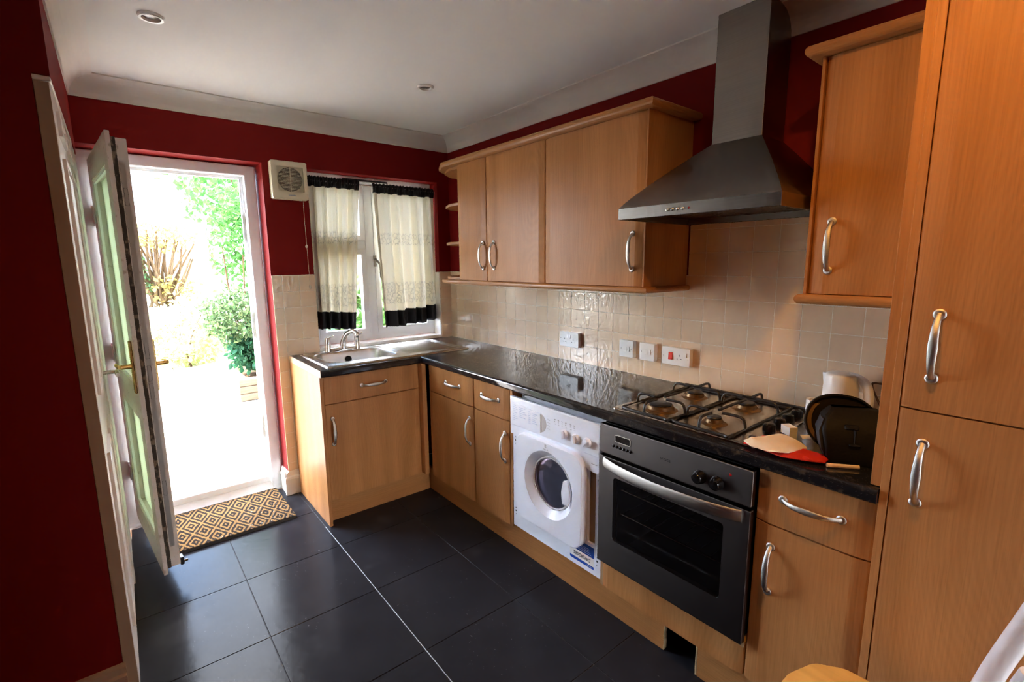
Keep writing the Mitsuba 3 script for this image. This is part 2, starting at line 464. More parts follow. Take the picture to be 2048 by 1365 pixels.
k = add('wall_left', cat(cb(XL - 0.12, XL - 0.06, -1.255, -0.002, 0.0, 2.008, 0), cb(XL - 0.12, XL, -1.265, -0.002, 2.0075, Z1 + 0.05, 0)), 'red_paint')
tag(k, 'narrow red left wall above the white internal door', 'wall', kind='structure')
k = add('wall_left_front', cb(XFAR, -2.1285, -1.265, -1.14, 0.0, Z1 + 0.05, 0), 'red_paint')
tag(k, 'deep red wall in shadow at the left edge, facing the camera', 'wall', kind='structure')
k = add('wall_far_left', cb(XFAR - 0.2, XFAR, YREAR, 0.0, 0.0, Z1 + 0.05, 0), 'red_paint')
tag(k, 'red wall of the room at the far left', 'wall', kind='structure')
rw = sbox(XFAR - 0.2, 0, 0.2, Z1 + 0.05).difference(sbox(-1.36, 0.05, -0.15, 1.70))
k = add('wall_rear', xf(extr(rw, 0.2), (0, YREAR, 0), (1, 0, 0), (0, 0, 1), (0, -1, 0)), 'pale_wall')
tag(k, 'pale wall of the next room behind the camera with a wide glazed opening', 'wall', kind='structure')
k = add('wall_rear_partition', cb(XFAR, -1.10, -3.72, -3.62, 0.0, Z1 + 0.05, 0), 'red_paint')
tag(k, 'red partition wall close behind the camera, open to the next room at its right', 'wall', kind='structure')
add('window_2__frame', cat(*[cb(x, x + 0.06, YREAR - 0.12, YREAR - 0.06, 0.05, 1.70, 0.003) for x in (-1.36, -0.785, -0.21)], cb(-1.36, -0.15, YREAR - 0.12, YREAR - 0.06, 1.64, 1.70, 0.003), cb(-1.36, -0.15, YREAR - 0.12, YREAR - 0.06, 0.05, 0.13, 0.003)), 'upvc')
for x in (-1.30, -0.725):
    add('window_2__pane', cb(x, x + 0.515, YREAR - 0.092, YREAR - 0.088, 0.13, 1.64, 0), 'clear_pane')
tag('window_2', 'wide glazed doors of the next room behind the camera', 'window', kind='structure')
k = add('ceiling', xf(extr(sbox(XFAR - 0.2, YREAR - 0.2, 0.2, 0.25).difference(Point(*DL).buffer(0.034)), 0.05), (0, 0, Z1), (1, 0, 0), (0, 1, 0), (0, 0, 1)), 'ceiling_paint')
tag(k, 'plain off-white ceiling with two recessed downlights', 'ceiling', kind='structure')
k = add('ceiling_upper', cb(XFAR - 0.4, 1.2, YREAR - 0.4, 0.25, Z1 + 0.06, 5.2, 0), 'outer_brick')
tag(k, 'upper storey of the house above the kitchen', 'upper storey', kind='structure')

cove = [(0, 0), (0, -0.093), (0.006, -0.093), (0.006, -0.087)] + [(0.1 - 0.094 * math.cos(a), -0.087 - 0.0 + 0.081 * math.sin(a)) for a in np.linspace(0.05, 1.52, 9)] + [(0.1, -0.006), (0.1, 0)]
k = add('trim_1', xf(extr(Polygon(cove), 2.09), (-2.09, 0, Z1), (0, -1, 0), (0, 0, 1), (-1, 0, 0)).apply_translation([2.09, 0, 0]), 'cove_paint')
tag(k, 'off-white ceiling coving along the back wall', 'coving', kind='structure')
k = add('trim_2', xf(extr(Polygon(cove), 5.6), (0, 0, Z1), (-1, 0, 0), (0, 0, 1), (0, 1, 0)).apply_translation([0, -5.6, 0]), 'cove_paint')
tag(k, 'off-white ceiling coving along the right wall above the cupboards', 'coving', kind='structure')
k = add('trim_3', xf(extr(Polygon(cove), 1.265), (XL, 0, Z1), (1, 0, 0), (0, 0, 1), (0, -1, 0)), 'cove_paint')
tag(k, 'off-white ceiling coving along the left wall in the top left corner', 'coving', kind='structure')

skirt = [(0, 0), (0.018, 0), (0.018, 0.10), (0.022, 0.105), (0.022, 0.118), (0.014, 0.125), (0.012, 0.145), (0.006, 0.155), (0, 0.157)]
k = add('baseboard_back', cat(xf(extr(Polygon(skirt), 0.092), (-1.298, 0, 0), (0, -1, 0), (0, 0, 1), (-1, 0, 0)).apply_translation([0.092, 0, 0]),
                              xf(extr(Polygon(skirt), 0.145), (-1.274, 0.125, 0), (-1, 0, 0), (0, 0, 1), (0, 1, 0)).apply_translation([0, -0.145, 0])), 'gloss_white_paint')
tag(k, 'short white skirting board beside the garden door, left of the sink cabinet', 'skirting board', kind='structure')
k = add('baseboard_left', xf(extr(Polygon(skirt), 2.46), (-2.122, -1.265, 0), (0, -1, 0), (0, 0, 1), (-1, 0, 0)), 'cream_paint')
tag(k, 'cream skirting board under the dark red wall at the lower left', 'skirting board', kind='structure')

# ------------------------------------------------------------------ wall tiles
add('wall_right__grout', cat(cb(-0.0067, 0.0, -2.912, 0.0, WT, 1.412, 0), cb(-0.0067, 0.0, -2.60, -2.01, 1.412, 1.712, 0)), 'grout')
Y0, TS = -1.0883, 0.1002
for r in range(8):
    z0 = WT + 0.0015 + 0.1 * r
    for c in range(-11, 19):
        ya, yb = Y0 - TS * c - 0.001, Y0 - TS * (c + 1) + 0.001
        ya, yb = min(ya, -0.0075), max(yb, -2.91)
        if r >= 5:
            ya, yb = min(ya, -2.011), max(yb, -2.60)
        if ya - yb < 0.012:
            continue
        if ya - yb > TS - 0.0025:
            add('wall_right__tile', lambda: cb(-0.0075, -0.001, -(TS - 0.002), 0, 0, 0.098, 0.0007), 'cream_tile', at=T().translate([0, ya, z0]), cache='wt')
        else:
            add('wall_right__tile', cb(-0.0075, -0.001, yb, ya, z0, z0 + 0.098, 0.0007), 'cream_tile')
add('wall_back__grout', cat(cb(-1.272, -1.021, -0.0067, 0.0, 0.158, 1.412, 0), cb(-0.099, 0.0, -0.0067, 0.0, WT, 1.412, 0)), 'grout')
for r in range(-8, 5):
    z0, z1 = max(WT + 0.0015 + 0.1 * r, 0.16), WT + 0.0995 + 0.1 * r
    for xa, xb in ((-1.273, -1.218), (-1.216, -1.118), (-1.116, -1.0205)) + (((-0.099, -0.008),) if r >= 0 else ()):
        if r < 0 and xa > -1.2:
            continue
        add('wall_back__tile', cb(xa, xb, -0.0075, -0.001, z0, z1, 0.0007), 'cream_tile')

# ------------------------------------------------------------------ garden door: frame, leaf
fx0, fx1, fz1, fy = XL - 0.010, -1.285, 2.06, 0.13


def frame_bar(x0, x1, z0, z1):
    return cb(x0, x1, fy, fy + 0.07, z0, z1, 0.004)


k = 'door_1__frame'
add(k, cat(frame_bar(fx0, fx0 + 0.062, 0.02, fz1), frame_bar(fx1 - 0.062, fx1, 0.02, fz1), frame_bar(fx0, fx1, fz1 - 0.058, fz1),
           cb(fx0 + .06, fx1 - 0.06, fy + 0.045, fy + 0.068, 1.985, fz1 - 0.05, 0.002), cb(fx1 - 0.082, fx1 - 0.06, fy + 0.045, fy + 0.068, 0.09, 2.01, 0.002),
           cb(fx0 + 0.06, fx0 + 0.082, fy + 0.045, fy + 0.068, 0.09, 2.01, 0.002)), 'upvc')
add('door_1__threshold', cat(xf(extr(Polygon([(0, 0), (0, 0.010), (0.040, 0.058), (0.085, 0.062), (0.085, 0)]), fx1 - fx0), (fx0, fy - 0.008, 0), (0, 1, 0), (0, 0, 1), (1, 0, 0)), cb(fx0, fx1, fy + 0.02, fy + 0.07, 0.055, 0.10, 0.006), cb(fx0, fx1, fy + 0.07, 0.335, -0.02, 0.045, 0.003)), 'upvc')
for z in (0.35, 1.02, 1.62):
    add('door_1__keep', cat(cb(fx1 - 0.066, fx1 - 0.060, fy + 0.018, fy + 0.042, z, z + 0.16, 0.001), cb(fx1 - 0.067, fx1 - 0.060, fy + 0.024, fy + 0.036, z + 0.05, z + 0.1, 0.001)), 'satin_nickel')
tag('door_1', 'white plastic garden door standing open against the left wall, glazed above and below a mid rail', 'door', kind='structure')
# leaf in local (u along the leaf from the hinge, v up, n towards the left wall); opened past a right angle
h0, h1 = np.array([-2.056, 0.105]), np.array([-1.981, -0.655])
LU = np.append((h1 - h0) / np.linalg.norm(h1 - h0), 0)
LN = np.array([LU[1], -LU[0], 0])               # towards -x
if LN[0] > 0:
    LN = -LN
LW, LZ0, LZ1 = float(np.linalg.norm(h1 - h0)), 0.083, 2.005
LV = np.cross(LN, LU)
flip = LV[2] < 0


def leaf_at(du=0.0):
    return np.array([h0[0], h0[1], 0.0]) + LU * du


def LF(mesh):
    m = mesh.copy()
    v = np.asarray(m.vertices)
    m.vertices = np.array([h0[0], h0[1], 0.0]) + np.outer(v[:, 0], LU) + np.outer(v[:, 1], (0, 0, 1)) + np.outer(v[:, 2], LN)
    if np.linalg.det(np.stack([LU, (0, 0, 1), LN], 1)) < 0:
        m.invert()
    return m


holes = [rrect(0.105, 0.96, LW - 0.105, LZ1 - 0.115, 0.004, 2), rrect(0.105, 0.215, LW - 0.105, 0.80, 0.004, 2)]
outer = sbox(0.0, LZ0, LW, LZ1)
inner = sbox(0.015, LZ0 + 0.018, LW - 0.022, LZ1 - 0.02)
flange, core = outer, inner
for h in holes:
    flange, core = flange.difference(h), core.difference(h)
add('door_1__leaf', cat(LF(xf(extr(flange, 0.016), (0, 0, -0.016), (1, 0, 0), (0, 1, 0), (0, 0, 1))), LF(xf(extr(core, 0.054), (0, 0, -0.070), (1, 0, 0), (0, 1, 0), (0, 0, 1)))), 'upvc_dirty')
labels['door_1__leaf'] = {'label': 'grubby white door leaf seen almost edge on'}
add('door_1__leaf__gasket', LF(xf(extr(inner.buffer(0.0025).difference(inner.buffer(-0.004)), 0.017), (0, 0, -0.0335), (1, 0, 0), (0, 1, 0), (0, 0, 1))), 'gasket_dirty')
for h in holes:
    bead = h.difference(h.buffer(-0.014))
    add('door_1__leaf__bead', LF(cat(xf(extr(bead, 0.010), (0, 0, -0.016), (1, 0, 0), (0, 1, 0), (0, 0, 1)), xf(extr(bead, 0.012), (0, 0, -0.066), (1, 0, 0), (0, 1, 0), (0, 0, 1)))), 'upvc')
    add('door_1__leaf__pane', LF(xf(extr(h.buffer(-0.002), 0.004), (0, 0, -0.040), (1, 0, 0), (0, 1, 0), (0, 0, 1))), 'frosted_pane')
for sgn, nn in ((1, 0.0), (-1, -0.070)):
    hz = 1.05
    m = cat(cb(LW - 0.075, LW - 0.04, hz - 0.12, hz + 0.11, min(nn, nn + sgn * 0.009), max(nn, nn + sgn * 0.009), 0.003),
            sweep([(LW - 0.058, hz, nn), (LW - 0.058, hz, nn + sgn * 0.045)], 0.010, 12),
            sweep(smooth_path([(LW - 0.056, hz, nn + sgn * 0.05), (LW - 0.09, hz + 0.002, nn + sgn * 0.054), (LW - 0.175, hz - 0.008, nn + sgn * 0.05)]), (0.009, 0.006), 10))
    add('door_1__leaf__handle', LF(m), 'brass', smooth=40)
labels['door_1__leaf__handle'] = {'label': 'brass lever handle on a tall backplate'}
add('door_1__leaf__lock_strip', LF(cat(cb(LW - 0.0225, LW - 0.0205, 0.2, 1.9, -0.056, -0.038, 0), *[cb(LW - 0.024, LW - 0.019, z, z + 0.07, -0.054, -0.040, 0.001) for z in (0.45, 0.9, 0.98, 1.08, 1.72)])), 'dark_metal')
add('door_1__leaf__stop', LF(cat(cb(LW - 0.06, LW - 0.02, 0.092, 0.13, -0.085, -0.07, 0.002), sweep([(LW - 0.03, 0.105, -0.08), (LW - 0.03, 0.105, -0.10)], 0.006, 8))), 'black_plastic')
for z in (0.30, 0.97, 1.68):
    add('door_1__hinge', LF(cat(sweep([(-0.012, z, -0.004), (-0.012, z + 0.1, -0.004)], 0.010, 10), cb(-0.008, 0.05, z + 0.01, z + 0.09, 0.0, 0.006, 0.001))), 'upvc')

# ------------------------------------------------------------------ internal door on the left wall
dx = XL - 0.004
add('door_2__leaf', cb(dx - 0.035, dx, -1.265, -0.505, 0.010, 1.990, 0.0015), 'gloss_white_paint')
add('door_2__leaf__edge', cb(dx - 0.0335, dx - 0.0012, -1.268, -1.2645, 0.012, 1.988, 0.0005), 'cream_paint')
labels['door_2__leaf__edge'] = {'label': 'cream edge of the door facing the camera'}
for ya, yb in ((-1.165, -0.925), (-0.845, -0.605)):
    for za, zb in ((0.21, 0.86), (1.06, 1.80), (1.865, 1.935)):
        q = sbox(0, 0, yb - ya, zb - za)
        prof = []
        ringm = xf(extr(q.difference(q.buffer(-0.020, join_style=2)), 0.009), (dx, ya, za), (0, 1, 0), (0, 0, 1), (1, 0, 0))
        pan = xf(plate(q.buffer(-0.034, join_style=2), 0.009, 0.009, 1), (dx, ya, za), (0, 1, 0), (0, 0, 1), (1, 0, 0)) if zb - za > 0.1 else xf(plate(q.buffer(-0.026, join_style=2), 0.006, 0.005, 1), (dx, ya, za), (0, 1, 0), (0, 0, 1), (1, 0, 0))
        add('door_2__leaf__panel', cat(ringm, pan), 'gloss_white_paint')
add('door_2__leaf__handle', cat(sweep([(dx, -0.565, 1.03), (dx + 0.05, -0.565, 1.03)], 0.008, 10), sweep([(dx + 0.048, -0.56, 1.03), (dx + 0.05, -0.66, 1.03)], 0.008, 10)), 'satin_nickel')
add('door_2__architrave', cat(cb(dx - 0.05, dx + 0.006, -0.490, -0.420, 0.0, 1.994, 0.003), cb(dx - 0.05, dx + 0.004, -1.262, -0.420, 1.9925, 2.006, 0.002)), 'gloss_white_paint')
add('door_2__side_panel', cb(dx - 0.05, dx + 0.001, -0.4195, -0.002, 0.0, 2.006, 0.001), 'gloss_white_paint')
tag('door_2', 'white panelled internal door in the left wall, seen very obliquely', 'door', kind='structure')

# ------------------------------------------------------------------ window
wy = 0.10
gx0, gx1, gz0, gz1, mx0, mx1 = -0.985, -0.105, 0.99, 2.01, -0.66, -0.56


def wbar(x0, x1, z0, z1, y0=wy, d=0.06):
    return cb(x0, x1, y0, y0 + d, z0, z1, 0.004)


add('window_1__frame', cat(wbar(-1.02, gx0 + 0.015, 0.935, 2.06), wbar(gx1 - 0.03, -0.10, 0.935, 2.06), wbar(-1.02, -0.1, 0.935, 0.99), wbar(-1.02, -0.10, 2.005, 2.06), wbar(-0.628, -0.565, 0.98, 2.01)), 'upvc')
add('window_1__transom', wbar(-1.0, -0.628, 1.575, 1.635), 'upvc')
for (x0, x1, z0, z1) in ((-0.975, -0.628, 0.985, 1.575), (-0.975, -0.628, 1.635, 2.005), (-0.566, -0.13, 0.985, 2.005)):
    r = sbox(x0, z0, x1, z1).difference(sbox(x0 + 0.036, z0 + 0.036, x1 - 0.036, z1 - 0.036))
    s = add('window_1__sash', cat(xf(extr(r, 0.05), (0, wy + 0.045, 0), (1, 0, 0), (0, 0, 1), (0, -1, 0))), 'upvc')
    add(s + '__pane', cb(x0 + 0.03, x1 - 0.03, wy + 0.018, wy + 0.022, z0 + 0.03, z1 - 0.03, 0), 'clear_pane')
add('window_1__handle', cat(cb(-0.576, -0.556, wy - 0.012, wy + 0.002, 1.455, 1.535, 0.003), sweep(smooth_path([(-0.566, wy - 0.010, 1.51), (-0.562, wy - 0.040, 1.495), (-0.548, wy - 0.050, 1.46), (-0.546, wy - 0.052, 1.375)]), (0.0095, 0.007), 10)), 'dark_metal', smooth=40)
add('window_1__vent', cb(-0.80, -0.42, wy - 0.012, wy, 2.022, 2.05, 0.003), 'upvc')
add('window_1__vent__slot', cb(-0.77, -0.45, wy - 0.0135, wy - 0.011, 2.03, 2.042, 0), 'print_black')
add('window_1__sill', cb(-1.02, -0.10, -0.003, 0.10, 0.9115, 0.927, 0), 'grout')
add('window_1__sill__front_tile', cb(-1.02, -0.10, -0.0075, -0.0035, 0.9125, 0.9345, 0.0006), 'sill_tile')
for i in range(9):
    x0 = -1.018 + i * 0.1022
    add('window_1__sill__tile', lambda: cb(0, 0.1016, 0.0, 0.1, 0, 0.0085, 0.0008), 'sill_tile', at=T().translate([x0, 0.0, 0.927]), cache='st')
add('window_1__reveal_panel', cb(-0.106, -0.1, 0.0, 0.10, 0.935, 1.41, 0.001), 'sill_tile')
tag('window_1', 'white plastic window over the sink, half covered by curtains', 'window', kind='structure')

# curtains
cols = {}


def curtain(key, xa, xb, xa2, xb2, zt, hems, yo, seed, label):
    """Gathered cloth between a black header and a black hem; hems: hem-top heights along the width."""
    g = np.random.default_rng(seed)
    NU, NV = 150, 60
    ph = g.uniform(0, 6.28, 5)

    def surf(u, v, top, bot):
        # u 0..1 across, v height
        t = np.clip((zt - v) / (zt - 1.03), 0, 1)
        x = (xa + (xb - xa) * u) * (1 - t) + (xa2 + (xb2 - xa2) * u) * t
        amp = 0.012 + 0.019 * t
        w = 5.5
        y = yo + amp * (np.sin(6.28 * w * u + ph[0] + 0.9 * np.sin(4 * u + ph[1])) + 0.45 * np.sin(6.28 * 9.3 * u + ph[2] + t * 1.3)) + 0.006 * np.sin(6.28 * 2.2 * u + ph[3]) * t
        x = x + 0.006 * np.sin(6.28 * w * u * 1.0 + ph[4]) * (0.4 + t)
        return x, y

    def sheet(vtop, vbot, nv, ruff=0.0):
        u = np.linspace(0, 1, NU + 1)
        V, UV = [], []
        for j in range(nv + 1):
            s = j / nv
            z = vtop(u) * (1 - s) + vbot(u) * s
            x, y = surf(u, z, 0, 0)
            if ruff:
                y = y * 0 + yo + 0.004 * np.sin(6.28 * 26 * u + ph[0]) + 0.003 * np.sin(6.28 * 41 * u) - 0.008 * math.sin(s * math.pi)
                z = z + 0.004 * np.sin(6.28 * 19 * u + ph[1]) * (1 - s)
            V.append(np.stack([x, y, z], 1))
            UV.append(np.stack([u * abs(xb - xa) * 1.7, z], 1))
        V, UV = np.vstack(V), np.vstack(UV)
        i, jj = np.meshgrid(np.arange(NU), np.arange(nv), indexing='ij')
        a = (jj * (NU + 1) + i).ravel()
        return (V, np.stack([a, a + NU + 1, a + NU + 2, a + 1], 1)), UV

    hz = lambda u: np.interp(u, *zip(*hems))
    c = lambda v: (lambda u: np.full_like(u, v))
    m, uv = sheet(c(zt - 0.052), lambda u: hz(u), NV)
    add(key + '__cloth', m, 'curtain_cloth', smooth=True, uv=uv)
    m, uv = sheet(lambda u: hz(u) + 0.002, lambda u: hz(u) - 0.115, 14)
    add(key + '__hem', m, 'curtain_black', smooth=True)
    m, uv = sheet(c(zt + 0.010), c(zt - 0.056), 8, 1.0)
    add(key + '__header', m, 'curtain_black', smooth=True)
    tag(key, label, 'curtain', 'pair of curtains at the kitchen window')


curtain('curtain', -1.012, -0.672, -1.008, -0.742, 2.018, [(0, 1.168), (0.5, 1.158), (1, 1.146)], 0.045, 3, 'narrower cream curtain with black hem at the left of the window, over the tap')
curtain('curtain_001', -0.585, -0.108, -0.552, -0.092, 2.008, [(0, 1.142), (0.40, 1.140), (0.41, 1.150), (0.74, 1.147), (0.75, 1.163), (1, 1.163)], 0.042, 5, 'wider cream curtain with black hem at the right of the window, over the window handle')
k = add('curtain_rod', sweep([(-1.02, 0.045, 2.0), (-0.10, 0.042, 1.995)], 0.004, 8), 'satin_nickel')
tag(k, 'thin curtain wire stretched across the top of the window recess', 'curtain rod')

# ------------------------------------------------------------------ kitchen fronts
def front_mesh(w, h, t=0.020, horizontal=False):
    prof = [(0, 0), (w, 0), (w, t - 0.010), (w - 0.002, t - 0.0075), (w - 0.006, t - 0.0062), (w - 0.040, t), (0.040, t), (0.006, t - 0.0062), (0.002, t - 0.0075), (0, t - 0.010)]
    m = extr(Polygon(prof), h)            # u, depth, v
    v = np.asarray(m.vertices)
    m.vertices = v[:, [0, 2, 1]]
    m.invert()
    return m


def handle_mesh(L=0.162):
    h = L / 2 - 0.008
    t = np.linspace(-1, 1, 25)
    path = np.stack([0 * t, t * h, 0.004 + 0.027 * np.clip(1 - np.abs(t) ** 3.2, 0, 1)], 1)
    path = np.vstack([[0, -h, 0.0], path, [0, h, 0.0]])
    w = np.concatenate([[0.0058], 0.0062 + 0.0036 * (1 - np.abs(t)), [0.0058]])
    th = np.concatenate([[0.0048], 0.0040 + 0 * t, [0.0048]])
    parts = [sweep(path, np.stack([w, th], 1), 14, up=(0, 1, 0))]
    for s in (-1, 1):
        parts.append(lathe([(0, 0.0), (0.0125, 0.0), (0.0125, 0.0025), (0.0105, 0.0045), (0.008, 0.005), (0, 0.005)], 20).apply_translation([0, s * h, 0]))
    return cat(parts)


HND = handle_mesh()
HNDH = xf(HND, (0, 0, 0), (0, 1, 0), (-1, 0, 0), (0, 0, 1))


def handle(parent, fr, u, v, horiz=False, n=0.020):
    M = fr @ T().translate([u, v, n])
    return add(parent + '__handle', HNDH if horiz else HND, 'satin_nickel', smooth=40, at=M, cache='hh' if horiz else 'hv')


# sink cabinet
LS = -1.2115
sc = 'sink_cabinet'
add(sc + '__end_panel', cb(LS, LS + 0.018, -0.578, -0.008, 0.0, 0.871, 0.001), 'wood_vertical')
add(sc + '__carcass', cat(cb(LS + 0.019, -0.605, -0.555, -0.02, 0.15, 0.168, 0), cb(LS + 0.019, LS + 0.037, -0.555, -0.02, 0.168, 0.865, 0), cb(-0.623, -0.605, -0.555, -0.02, 0.168, 0.865, 0)), 'carcass_board')
f = S(LS + 0.021, -0.556, 0.153)
add(sc + '__door', front_mesh(0.577, 0.556), 'wood_vertical', at=f)
handle(sc + '__door', f, 0.035, 0.402)
f = S(LS + 0.021, -0.556, 0.713)
add(sc + '__drawer_front', front_mesh(0.577, 0.152), 'wood_vertical', at=f)
handle(sc + '__drawer_front', f, 0.285, 0.078, True)
add(sc + '__corner_post', cb(-0.612, -0.581, -0.611, -0.556, 0.15, 0.868, 0.003), 'wood_vertical')
tag(sc, 'beech-effect base cabinet under the sink with a pale end panel facing the garden door', 'cabinet')
k = add('plinth', cb(LS + 0.019, -0.534, -0.518, -0.50, 0.0, 0.149, 0.001), 'wood_crosswise')
tag(k, 'wood-effect plinth board under the sink cabinet', 'plinth')


def base_unit(key, ya, yb, label, hl=None):
    w = ya - yb
    add(key + '__carcass', cat(cb(-0.555, -0.02, ya - 0.017, ya - 0.001, 0.15, 0.865, 0), cb(-0.555, -0.02, yb + 0.001, yb + 0.017, 0.15, 0.865, 0), cb(-0.555, -0.02, yb + .017, ya - .017, 0.15, 0.168, 0)), 'carcass_board')
    f = R(-0.560, ya - 0.0015, 0.153)
    add(key + '__door', front_mesh(w - 0.003, 0.547), 'wood_vertical', at=f)
    handle(key + '__door', f, hl if hl and hl > 0 else w - 0.034 if hl is None else w + hl, 0.408)
    f = R(-0.560, ya - 0.0015, 0.7045)
    add(key + '__drawer', front_mesh(w - 0.003, 0.160), 'wood_vertical', at=f)
    handle(key + '__drawer', f, w / 2 + (0.04 if w > 0.4 else 0.0), 0.088, True)
    tag(key, label, 'cabinet', 'base cabinets with drawers along the right wall')


base_unit('base_cabinet', -0.628, -1.110, 'wider base cabinet with a drawer in the inner corner beside the sink run', hl=None)
base_unit('base_cabinet_001', -1.112, -1.424, 'narrow base cabinet with a drawer just left of the washing machine')
base_unit('base_cabinet_002', -2.616, -2.912, 'base cabinet with a drawer between the oven and the tall cabinet', hl=0.052)
k = add('filler_panel', cb(-0.575, -0.02, -1.446, -1.427, 0.152, 0.868, 0.001), 'wood_vertical')
tag(k, 'thin upright wood panel between the narrow base cabinet and the washing machine', 'panel')
rng2 = np.random.default_rng(4)
broke = [(-0.5, 0.0), (-2.292, 0.0), (-2.295, 0.03), (-2.293, 0.07), (-2.296, 0.11), (-2.294, 0.149), (-0.5, 0.149)]
pm = xf(extr(Polygon([(-a, b) for a, b in broke]), 0.016), (-0.512, 0, 0), (0, -1, 0), (0, 0, 1), (-1, 0, 0))
k = add('plinth_001__board', pm, 'wood_lengthwise')
add('plinth_001__broken_end', xf(extr(Polygon([(2.2925, 0.001), (2.2955, 0.03), (2.2935, 0.07), (2.2965, 0.11), (2.2945, 0.148), (2.2985, 0.148), (2.300, 0.11), (2.2965, 0.07), (2.299, 0.03), (2.297, 0.001)]), 0.0180), (-0.511, 0, 0), (0, -1, 0), (0, 0, 1), (-1, 0, 0)), 'chipboard')
tag('plinth_001', 'long wood-effect plinth board broken off below the oven', 'plinth')
k = add('plinth_002__board', cb(-0.540, -0.524, -2.912, -2.440, 0.0, 0.149, 0.001), 'wood_lengthwise')
add('plinth_002__broken_end', cb(-0.5405, -0.5225, -2.440, -2.432, 0.0, 0.146, 0.002), 'chipboard')
tag('plinth_002', 'short remaining piece of plinth at the foot of the cabinet right of the oven', 'plinth')

# worktops
def worktop_strip(L):
    """Profile with a rolled front edge; depth along u, height v, extruded L."""
    p = [(0, 0), (0.592, 0)] + arc(0.592, 0.008, 0.008, -90, 0, 4)[1:] + arc(0.586, 0.024, 0.014, 0, 90, 6) + [(0, 0.038)]
    return extr(Polygon(p), L)


wk = 'worktop'
add(wk + '__slab', xf(worktop_strip(2.908), (-0.003, 0, WT - 0.038), (-1, 0, 0), (0, 0, 1), (0, 1, 0)).apply_translation([0, -2.912, 0]), 'worktop_laminate', smooth=25)
tag('worktop', 'long black speckled worktop along the right wall carrying the hob', 'worktop')
w2 = Polygon([(LS + 0.004, -0.60), (-0.602, -0.60), (-0.602, -0.003), (LS + 0.004, -0.003)])
bowl = rrect(-1.150, -0.525, -0.24, -0.075, 0.05)
m = xf(worktop_strip(-0.604 - (LS + 0.004)), (0, -0.003, WT - 0.038), (0, -1, 0), (0, 0, 1), (-1, 0, 0)).apply_translation([-0.604, 0, 0])
import manifold3d as m3d


def man(tm):
    return m3d.Manifold(m3d.Mesh(np.asarray(tm.vertices, np.float32), np.asarray(tm.faces, np.uint32)))


def unman(M):
    q = M.to_mesh()
    return trimesh.Trimesh(q.vert_properties[:, :3], q.tri_verts, process=False)


def cut(a, *bs):
    A = man(a)
    for b in bs:
        A = A - man(b)
    return unman(A)


m.merge_vertices()
m = cut(m, cb(-1.135, -0.62, -0.485, -0.105, 0.8, 1.0, 0))
add('worktop_001__slab', m, 'worktop_laminate', smooth=25)
add('worktop_001__edging', cb(LS, LS + 0.004, -0.600, -0.003, WT - 0.039, WT - 0.0005, 0.001), 'beech_edging')
labels['worktop_001__edging'] = {'label': 'pale wood edging strip'}
tag('worktop_001', 'short black worktop holding the sink under the window', 'worktop')

# sink: pressed sheet as a height field
def sink_mesh():
    x0, x1, y0, y1 = -1.160, -0.222, -0.560, -0.045
    NX, NY = 230, 130
    X, Y = np.meshgrid(np.linspace(x0, x1, NX + 1), np.linspace(y0, y1, NY + 1), indexing='ij')

    def sd(cx, cy, hx, hy, r):
        qx, qy = np.abs(X - cx) - hx + r, np.abs(Y - cy) - hy + r
        return np.hypot(np.maximum(qx, 0), np.maximum(qy, 0)) + np.minimum(np.maximum(qx, qy), 0) - r

    st = lambda a, b, t: (lambda q: q * q * (3 - 2 * q))(np.clip((t - a) / (b - a), 0, 1))
    Z = np.full_like(X, 0.0085)
    edge = np.minimum(np.minimum(X - x0, x1 - X), np.minimum(Y - y0, y1 - Y))
    Z = Z * st(-0.001, 0.006, edge) + 0.0012 * st(0.006, 0.012, edge) - 0.0035 * st(0.014, 0.024, edge)
    d = sd(-0.895, -0.295, 0.215, 0.175, 0.075)
    Z = Z + 0.003 * st(0.014, 0.004, d) - 0.150 * st(0.002, -0.035, d)
    d2 = sd(-0.44, -0.295, 0.19, 0.19, 0.03)
    Z = Z - 0.006 * st(0.0, -0.02, d2)
    ribs = st(0.0, -0.03, d2) * (0.5 + 0.5 * np.cos((Y + 0.295) * 2 * np.pi / 0.045)) ** 3 * 0.005
    Z = Z + ribs
    for i in range(5):
        Z = Z + 0.004 * np.exp(-(((X + 0.655) / 0.010) ** 2 + ((Y + 0.20 + i * 0.045) / 0.014) ** 2))
    V = np.stack([X, Y, WT + Z], -1).reshape(-1, 3)
    i, j = np.meshgrid(np.arange(NX), np.arange(NY), indexing='ij')
    a = (i * (NY + 1) + j).ravel()
    return V, np.stack([a, a + NY + 1, a + NY + 2, a + 1], 1)


scene_sink = {'type': 'twosided', 'bsdf': scene['sink_steel']}
scene['sink_steel_sheet'] = scene_sink
add('sink__bowl', sink_mesh(), 'sink_steel_sheet', smooth=True)
add('sink__waste', lathe([(0, 0), (0.04, 0), (0.04, 0.004), (0.034, 0.006), (0.028, 0.002), (0, 0.002)], 24).apply_translation([-0.895, -0.295, WT - 0.144]), 'dark_metal', smooth=40)
add('sink__overflow', xf(lathe([(0, 0), (0.021, 0), (0.021, 0.003), (0.017, 0.004), (0.016, 0.001), (0, 0.001)], 20), (-0.885, -0.138, WT - 0.045), (1, 0, 0), (0, 0.25, 0.968), (0, -0.968, 0.25)), 'black_matt')
tag('sink', 'stainless steel inset sink with ribbed drainer below the window', 'sink')

